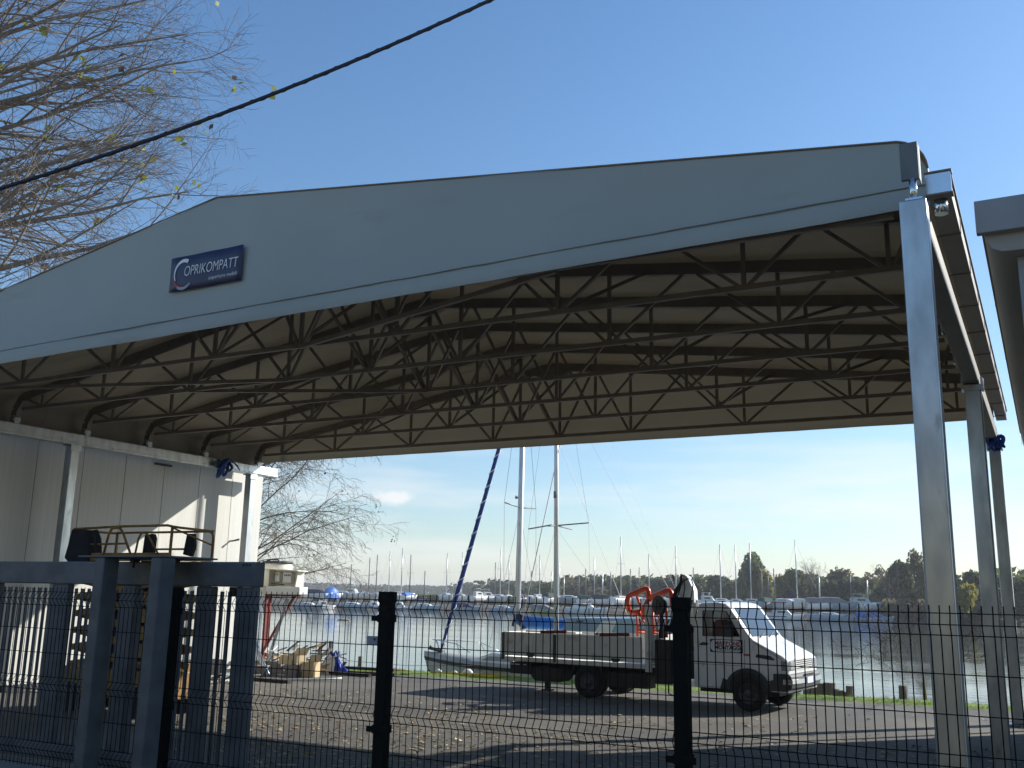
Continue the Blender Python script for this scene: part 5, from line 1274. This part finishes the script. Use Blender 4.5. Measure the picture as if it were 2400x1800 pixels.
mb = MB(); mb.b2((-18.93, UY+.18, 2.36), (-18.77, UY+.299, 2.62)); bevel(mb.build('control_box', M['white'], eu), .01)
mb = MB(); mb.b2((-18.62, UY+.16, 2.34), (-18.33, UY+.299, 2.62)); cbx = bevel(mb.build('control_box', M['white'], eu), .01)
mb = MB()
for k in range(4): mb.b2((-18.57+.06*k, UY+.155, 2.52), (-18.535+.06*k, UY+.159, 2.57))
mb.build('switch', M['black_print'], cbx)
mb = MB(); mb.b2((-18.91, UY+.174, 2.54), (-18.80, UY+.179, 2.58)); mb.build('warning_label', M['yellowhose'], eu)
mb = MB(); mb.tube([(-19.0, UY+.2, 2.58), (-19.08, UY+.15, 2.42), (-19.0, UY+.12, 2.32), (-18.5, UY+.1, 2.29)], .012, 5); mb.build('flex_hose', M['plastic'], eu)
for q in ((-19.1, UY+.1), (-19.6, UY+.8)):
    mb = MB(); mb.beam((q[0], q[1], 0), (q[0], q[1], 2.03), .07, .07); mb.build('leg', M['red_steel'], eu)
mb = MB(); mb.beam((-19.15, UY+.05, .35), (-18.05, UY+.05, 2.02), .05, .06); mb.build('brace', M['red_steel'], eu)
mb = MB(); mb.beam((-19.15, UY+.1, 2.0), (-17.9, UY+.1, 2.0), .06, .05); mb.build('frame_beam', M['red_steel'], eu)
for a_, b_ in (((-18.62, UY-.3, .05), (-18.2, UY-.05, 1.92)), ((-18.98, UY-.2, 1.75), (-18.85, UY-.4, .1))):
    mb = MB(); mb.beam(a_, b_, .075, .075); tag(mb.build('steel_strut', M['galv']), ('galvanised strut leaning right against the cream unit' if a_[0] > -18.7 else 'bent galvanised strut standing under the cream unit'), 'strut', 'loose galvanised struts')
for a_, b_, lab in (((-18.0, 20.0, .03), (-18.9, 20.6, .75), 'galvanised pipe leaning beside the gate end, uppermost'), ((-17.5, 19.6, .03), (-18.5, 20.2, .62), 'galvanised pipe leaning beside the gate end, lowest'), ((-17.1, 21.6, .04), (-17.7, 22.3, .55), 'pale post leaning right of the open carton, left one'), ((-16.85, 21.6, .04), (-17.5, 22.4, .48), 'pale post leaning right of the open carton, right one')):
    mb = MB(); mb.tube([a_, b_], .05, 8); tag(mb.build('steel_pipe', M['galv']), lab, 'pipe', 'loose pipes and posts')
def carton(p, d, rz, m, label, flaps=True):
    t = thing('carton', p, label, 'box', rz=rz)
    mb = MB(); w, l, h = d; th = .012
    mb.b2((-w/2, -l/2, 0), (w/2, l/2, th)); mb.b2((-w/2, -l/2, th), (w/2, -l/2+th, h)); mb.b2((-w/2, l/2-th, th), (w/2, l/2, h)); mb.b2((-w/2, -l/2+th, th), (-w/2+th, l/2-th, h)); mb.b2((w/2-th, -l/2+th, th), (w/2, l/2-th, h))
    mb.build('box_body', M[m], t, local=True)
    if flaps:
        mb = MB(); mb.beam((0, -l/2-.002, h), (0, -l/2-.10, h-.22), w, .008, (0, 0, 1)); mb.build('flap', M[m], t, local=True)
        mb = MB(); mb.beam((0, l/2, h), (0, l/2+.12, h+.16), w, .008, (0, 0, 1)); mb.build('flap', M[m], t, local=True)
carton((-16.72, 20.3, 0), (.34, .34, .37), R(12), 'cardpale', 'tall tan carton with hanging flap, right end of the rubbish heap')
carton((-17.45, 20.45, .30), (.52, .4, .20), R(-10), 'cardpale', 'wide open tan carton on top of the rubbish heap')
carton((-17.15, 20.15, 0), (.36, .34, .27), R(5), 'greycard', 'grey-brown carton at the front of the rubbish heap', False)
for p, s_, lab in (((-17.9, 19.7, .13), (.45, .3, .26), 'grey concrete block left in the rubbish heap'), ((-18.35, 20.6, .16), (.9, .5, .32), 'weathered pallet block under the wide open carton')):
    mb = MB(); mb.box(p, s_, Matrix.Rotation(.2, 3, 'Z')); tag(bevel(mb.build('block', M['greycard']), .02), lab, 'block')
mb = MB(); rnd = random.Random(44)
for k in range(110):
    p = Vector((rnd.uniform(-19.1, -17.0), rnd.uniform(20.5, 22.0), .03+rnd.random()**2*.6)); a = rnd.uniform(0, 3.1); l = rnd.uniform(.15, .55)
    mb.cur = k % 4
    mb.beam(p, p+Vector((math.cos(a)*l, math.sin(a)*l, rnd.uniform(-.15, .25))), rnd.uniform(.04, .14), .03)
mb.build('scrap_heap', [M['timber'], M['card'], M['white'], M['darktimber']], kind='stuff')
mb = MB(); mb.tube([(-16.6+.0, 18.9, .03), (-16.2, 19.1, .035), (-15.6, 19.5, .05), (-15.3, 19.75, .08)], .025, 6); tag(mb.build('white_pipe', M['white']), 'white plastic pipe lying on the yard before the rubbish heap', 'pipe')
mb = MB(); mb.tube([(-17.9, 20.0, .35), (-17.75, 19.95, .5), (-17.5, 19.95, .55)], .03, 6); tag(mb.build('white_hose', M['rope']), 'short white hose on the grey carton', 'hose')
for k, (a_, b_, lab) in enumerate((((-18.3, 18.6, .04), (-15.9, 18.55, .04), 'dark plank lying in front of the rubbish heap'), ((-17.2, 21.6, .05), (-15.2, 21.85, .05), 'lower dark beam lying right of the blue bag'), ((-17.1, 21.9, .14), (-15.4, 22.1, .14), 'upper dark beam stacked right of the blue bag'), ((-16.9, 21.3, .04), (-15.6, 21.3, .04), 'short dark plank before the stacked beams'))):
    mb = MB(); mb.beam(a_, b_, .14, .07); tag(mb.build('timber_beam', M['darktimber']), lab, 'beam', 'dark timbers on the yard')
t = thing('tarp_bag', (-16.95, 21.5, 0), 'blue and white plastic bag slumped on the yard', 'bag')
mb = MB(); rnd = random.Random(3)
rg = []
for j in range(7):
    f = j/6; rg.append([Vector((math.cos(a)*(.42-.34*f)*(1+.25*math.sin(3*a+j))-.05*f, math.sin(a)*(.3-.24*f)*(1+.2*math.cos(2*a)), .55*f*(1+.1*math.sin(a*2)))) for a in [2*math.pi*k/14 for k in range(14)]])
mb.loft(rg, smooth=False); mb.build('bag_cloth', M['bagblue'], t, local=True)
mb = MB(); mb.loft([[v*1.03+Vector((0, -.01, 0)) for v in r[9:13]] for r in rg[:6]], closed=False, smooth=False); mb.build('white_side', M['white'], t, local=True)
mb = MB(); mb.loft([[Vector((-.75+.3*i, .1*math.sin(i)-.1, .02)), Vector((-.7+.3*i, .3, .12+.06*math.sin(i*2))), Vector((-.72+.3*i, .55, .03))] for i in range(4)], closed=False); mb.build('loose_sheet', M['gray_print'], t, local=True)
# rubbish at the foot of the wall behind the gate
mb = MB(); rnd = random.Random(51)
for k in range(40):
    p = Vector((rnd.uniform(-18.5, -16.9), rnd.uniform(16.6, 18.6), .02+rnd.random()*.12)); a = rnd.uniform(0, 3.1); l = rnd.uniform(.1, .4); mb.cur = k % 3
    mb.beam(p, p+Vector((math.cos(a)*l, math.sin(a)*l, rnd.uniform(-.02, .1))), rnd.uniform(.04, .12), .025)
mb.build('rubble', [M['white'], M['timber'], M['galv']], kind='stuff')
mb = MB(); mb.b2((-18.85, 17.2, 0), (-18.3, 18.9, .42)); tag(bevel(mb.build('rubber_mat_stack', M['darkcloth']), .05), 'black bundle lying against the foot of the white panel wall', 'bundle')
# pallet by the wall behind the gate
pt = thing('pallet', (-15.9, 14.2, 0), 'wooden pallet standing under the platform of the scissor lift', 'pallet')
mb = MB()
for k in range(6): mb.b2((-16.6, 13.8+.15*k, .42), (-15.3, 13.9+.15*k, .45))
mb.build('deck_board', M['cardpale'], pt)
mb = MB()
for x in (-16.55, -15.95, -15.35): mb.b2((x-.06, 13.8, .0), (x+.06, 14.7, .419))
mb.build('bearer', M['timber'], pt)
# bank stakes
for (px, py, h, ln, lab) in ((800, 1555, .62, .16, 'leaning dark stake on the bank left of the left fence post'), (840, 1556, .75, .03, 'upright dark stake on the bank left of the left fence post'), (917, 1560, .35, .0, 'short stake on the bank at the right edge of the left fence post')):
    p = gnd(px, py); mb = MB(); mb.tube([(p.x, YE(p.x)-.05, -.4), (p.x+ln, YE(p.x)-.05, h*.95)], [.075, .06], 7); tag(mb.build('stake', M['timber']), lab, 'stake', 'stakes on the near bank')
for i, (px, h) in enumerate(((1890, .42), (1908, .40), (1921, .33), (1938, .36), (1948, .36), (1957, .2), (1967, .17), (1977, .13), (1991, .30), (2116, .38))):
    p = gnd(px, 1630); p = at(px, 1630, YE(p.x)+.05); mb = MB(); x = p.x; y = YE(x)+.1
    mb.tube([(x, y, -.5), (x+.01, y, h*.8)], [.10, .095], 8)
    tag(mb.build('pile', M['timber']), 'sawn timber pile in the row on the bank right of the bumper' if i < 9 else 'single sawn pile on the bank left of the nearest column', 'pile', 'timber piles on the near bank')
mb = MB(); p = gnd(650, 1552); 
for k in range(3): mb.b2((-21.6, YE(-20)+.12, -.2+.17*k), (-19.75, YE(-20)+.17, -.045+.17*k))
mb.b2((-19.85, YE(-20)+.05, -.4), (-19.72, YE(-20)+.115, .36)); tag(mb.build('board_wall', M['timber']), 'dark board retaining wall on the bank behind the rubbish heap', 'wall')
mb = MB(); mb.tube([(-19.6, YE(-19)-.1, .22), (-16, YE(-16)-.1, .15), (-13.9, YE(-14)-.1, .25)], .006, 4); tag(mb.build('line', M['wire']), 'thin line stretched between the bank stakes', 'line')
# yellow hoses and white rags on the grass
mb = MB(); rnd = random.Random(61)
for k in range(6):
    y0 = 22.95+.09*k; pts = [(-14.9+.32*i+.15*k+rnd.uniform(-.2, .2), y0+.2*math.sin(i*.9+k)+.1, .05+.02*rnd.random()) for i in range(7)]
    mb.tube(pts, .014, 5)
tag(mb.build('hose_coil', M['yellowhose']), 'yellow hose lying in loops on the grass behind the lorry', 'hose')
mb = MB(); mb.tube([(-16.9, 23.0, .06), (-16.5, 23.15, .07), (-16.1, 23.0, .06), (-15.7, 23.2, .07)], .018, 5); tag(mb.build('hose_end', M['yellowhose']), 'short yellow hose lying on the grass below the bow', 'hose')
for i, (x, y, s_, lab) in enumerate(((-15.0, 23.6, .10, 'white rag on the grass, left of the three'), (-14.45, 23.55, .09, 'white rag on the grass, middle of the three'), (-14.0, 23.5, .17, 'white bag on the grass by the lorry tail, right of the three'))):
    mb = MB(); mb.loft([[Vector((x+math.cos(a)*s_*(1-.16*j*j)*(1+.2*math.sin(a*3+i)), y+math.sin(a)*s_*.6, .03+s_*.4*j)) for a in [2*math.pi*k/10 for k in range(10)]] for j in (0, 1, 2)]); tag(mb.build('rag', M['white']), lab, 'rag', 'white rags on the grass')
# driftwood on the river
p = gnd(806, 1454, -.9); mb = MB(); mb.tube([(p.x-.9, p.y, -.88), (p.x-.2, p.y+.1, -.84), (p.x+.9, p.y-.1, -.87)], [.06, .15, .07], 7); mb.tube([(p.x-.1, p.y, -.85), (p.x+.4, p.y, -.66)], .05, 5); tag(mb.build('driftwood', M['cardpale']), 'tan driftwood floating on the river left of the left fence post', 'driftwood')

# ------------------------------------------------------------------ thin autumn haze
hz_ = bpy.data.materials.new('haze'); hz_.use_nodes = True; nt = hz_.node_tree
nt.nodes.remove(nt.nodes['Principled BSDF']); pv = nt.nodes.new('ShaderNodeVolumePrincipled')
pv.inputs['Color'].default_value = (.97, .97, .97, 1); pv.inputs['Density'].default_value = HAZE
nt.links.new(pv.outputs[0], nt.nodes['Material Output'].inputs['Volume'])
if HAZE:
    mb = MB(); mb.b2((-3600, -200, -3), (3600, 3700, 27)); mb.build('haze', hz_, kind='stuff')

# ------------------------------------------------------------------ sky, sun
SUN = Vector((1.2, 1.49, 1.0)).normalized()
el = math.asin(SUN.z); az = math.atan2(SUN.x, SUN.y)
w = bpy.data.worlds.new('World'); sc.world = w; w.use_nodes = True
nt = w.node_tree; N = nt.nodes; L_ = nt.links
bg = N['Background']
sk = N.new('ShaderNodeTexSky'); sk.sky_type = 'NISHITA'; sk.sun_disc = False; sk.sun_elevation = el; sk.sun_rotation = az
sk.altitude = 0; sk.air_density = 1.0; sk.dust_density = .4; sk.ozone_density = 4.0
tc = N.new('ShaderNodeTexCoord'); sx = N.new('ShaderNodeSeparateXYZ'); L_.new(tc.outputs['Generated'], sx.inputs[0])
mp = N.new('ShaderNodeMapping'); mp.inputs['Scale'].default_value = (1, 1, 7); L_.new(tc.outputs['Generated'], mp.inputs['Vector'])
nz = N.new('ShaderNodeTexNoise'); nz.inputs['Scale'].default_value = 3.2; nz.inputs['Detail'].default_value = 7; nz.inputs['Roughness'].default_value = .55; L_.new(mp.outputs[0], nz.inputs['Vector'])
r1 = N.new('ShaderNodeValToRGB'); r1.color_ramp.elements[0].position = .46; r1.color_ramp.elements[1].position = .72; L_.new(nz.outputs['Fac'], r1.inputs['Fac'])
r2 = N.new('ShaderNodeValToRGB'); r2.color_ramp.elements[0].position = .0; r2.color_ramp.elements[0].color = (.75, .75, .75, 1); r2.color_ramp.elements[1].position = .24; r2.color_ramp.elements[1].color = (0, 0, 0, 1)
e = r2.color_ramp.elements.new(.10); e.color = (.62, .62, .62, 1)
L_.new(sx.outputs['Z'], r2.inputs['Fac'])
mu = N.new('ShaderNodeMath'); mu.operation = 'MULTIPLY'; L_.new(r1.outputs['Color'], mu.inputs[0]); L_.new(r2.outputs['Color'], mu.inputs[1])
vd = N.new('ShaderNodeVectorMath'); vd.operation = 'SUBTRACT'; cdir = (cx*(922-1200)-cy*(1164-900)+fwd*F_PX).normalized(); vd.inputs[1].default_value = cdir
L_.new(tc.outputs['Generated'], vd.inputs[0])
vs_ = N.new('ShaderNodeVectorMath'); vs_.operation = 'MULTIPLY'; vs_.inputs[1].default_value = (1, 1, 2.3); L_.new(vd.outputs[0], vs_.inputs[0])
vl = N.new('ShaderNodeVectorMath'); vl.operation = 'LENGTH'; L_.new(vs_.outputs[0], vl.inputs[0])
n3 = N.new('ShaderNodeTexNoise'); n3.inputs['Scale'].default_value = 55; n3.inputs['Detail'].default_value = 5; L_.new(tc.outputs['Generated'], n3.inputs['Vector'])
m3 = N.new('ShaderNodeMath'); m3.operation = 'MULTIPLY_ADD'; m3.inputs[1].default_value = -.03; L_.new(n3.outputs['Fac'], m3.inputs[0]); L_.new(vl.outputs['Value'], m3.inputs[2])
r3 = N.new('ShaderNodeMapRange'); r3.inputs['From Min'].default_value = .010; r3.inputs['From Max'].default_value = -.004; r3.inputs['To Max'].default_value = .75; L_.new(m3.outputs[0], r3.inputs['Value'])
mxx = N.new('ShaderNodeMath'); mxx.operation = 'MAXIMUM'; L_.new(mu.outputs[0], mxx.inputs[0]); L_.new(r3.outputs[0], mxx.inputs[1]); mu = mxx
mx = N.new('ShaderNodeMix'); mx.data_type = 'RGBA'; mx.inputs['B'].default_value = (6.6, 6.5, 6.4, 1)
tn = N.new('ShaderNodeMix'); tn.data_type = 'RGBA'; tn.blend_type = 'MULTIPLY'; tn.inputs['Factor'].default_value = 1; tn.inputs['Factor'].default_value = 1
L_.new(sk.outputs['Color'], tn.inputs['A'])
gr_ = N.new('ShaderNodeValToRGB'); L_.new(sx.outputs['Z'], gr_.inputs['Fac'])
for k_, (ps, cl) in enumerate(((0., (.98, .95, .93)), (.16, (1.04, 1.05, 1.0)), (.45, (.96, 1.10, 1.13)), (.8, (.80, 1.04, 1.14)))):
    e_ = gr_.color_ramp.elements[k_] if k_ < 2 else gr_.color_ramp.elements.new(ps)
    e_.position = ps; e_.color = (*cl, 1)
L_.new(gr_.outputs['Color'], tn.inputs['B'])
L_.new(mu.outputs[0], mx.inputs['Factor']); L_.new(tn.outputs['Result'], mx.inputs['A'])
L_.new(mx.outputs['Result'], bg.inputs['Color']); bg.inputs['Strength'].default_value = .115
sl = bpy.data.lights.new('sun', 'SUN'); sl.energy = 5.0; sl.angle = R(.53); sl.color = (1, .965, .90)
so = bpy.data.objects.new('sun', sl); COL.objects.link(so); so.rotation_euler = SUN.to_track_quat('Z', 'Y').to_euler(); so.location = (30, 40, 40)

sc.view_settings.view_transform = 'Standard'; sc.view_settings.look = 'None'; sc.view_settings.gamma = 1; sc.view_settings.exposure = 0.5
sc.render.engine = 'CYCLES'
sc.cycles.max_bounces = 8; sc.cycles.diffuse_bounces = 4; sc.cycles.transparent_max_bounces = 12
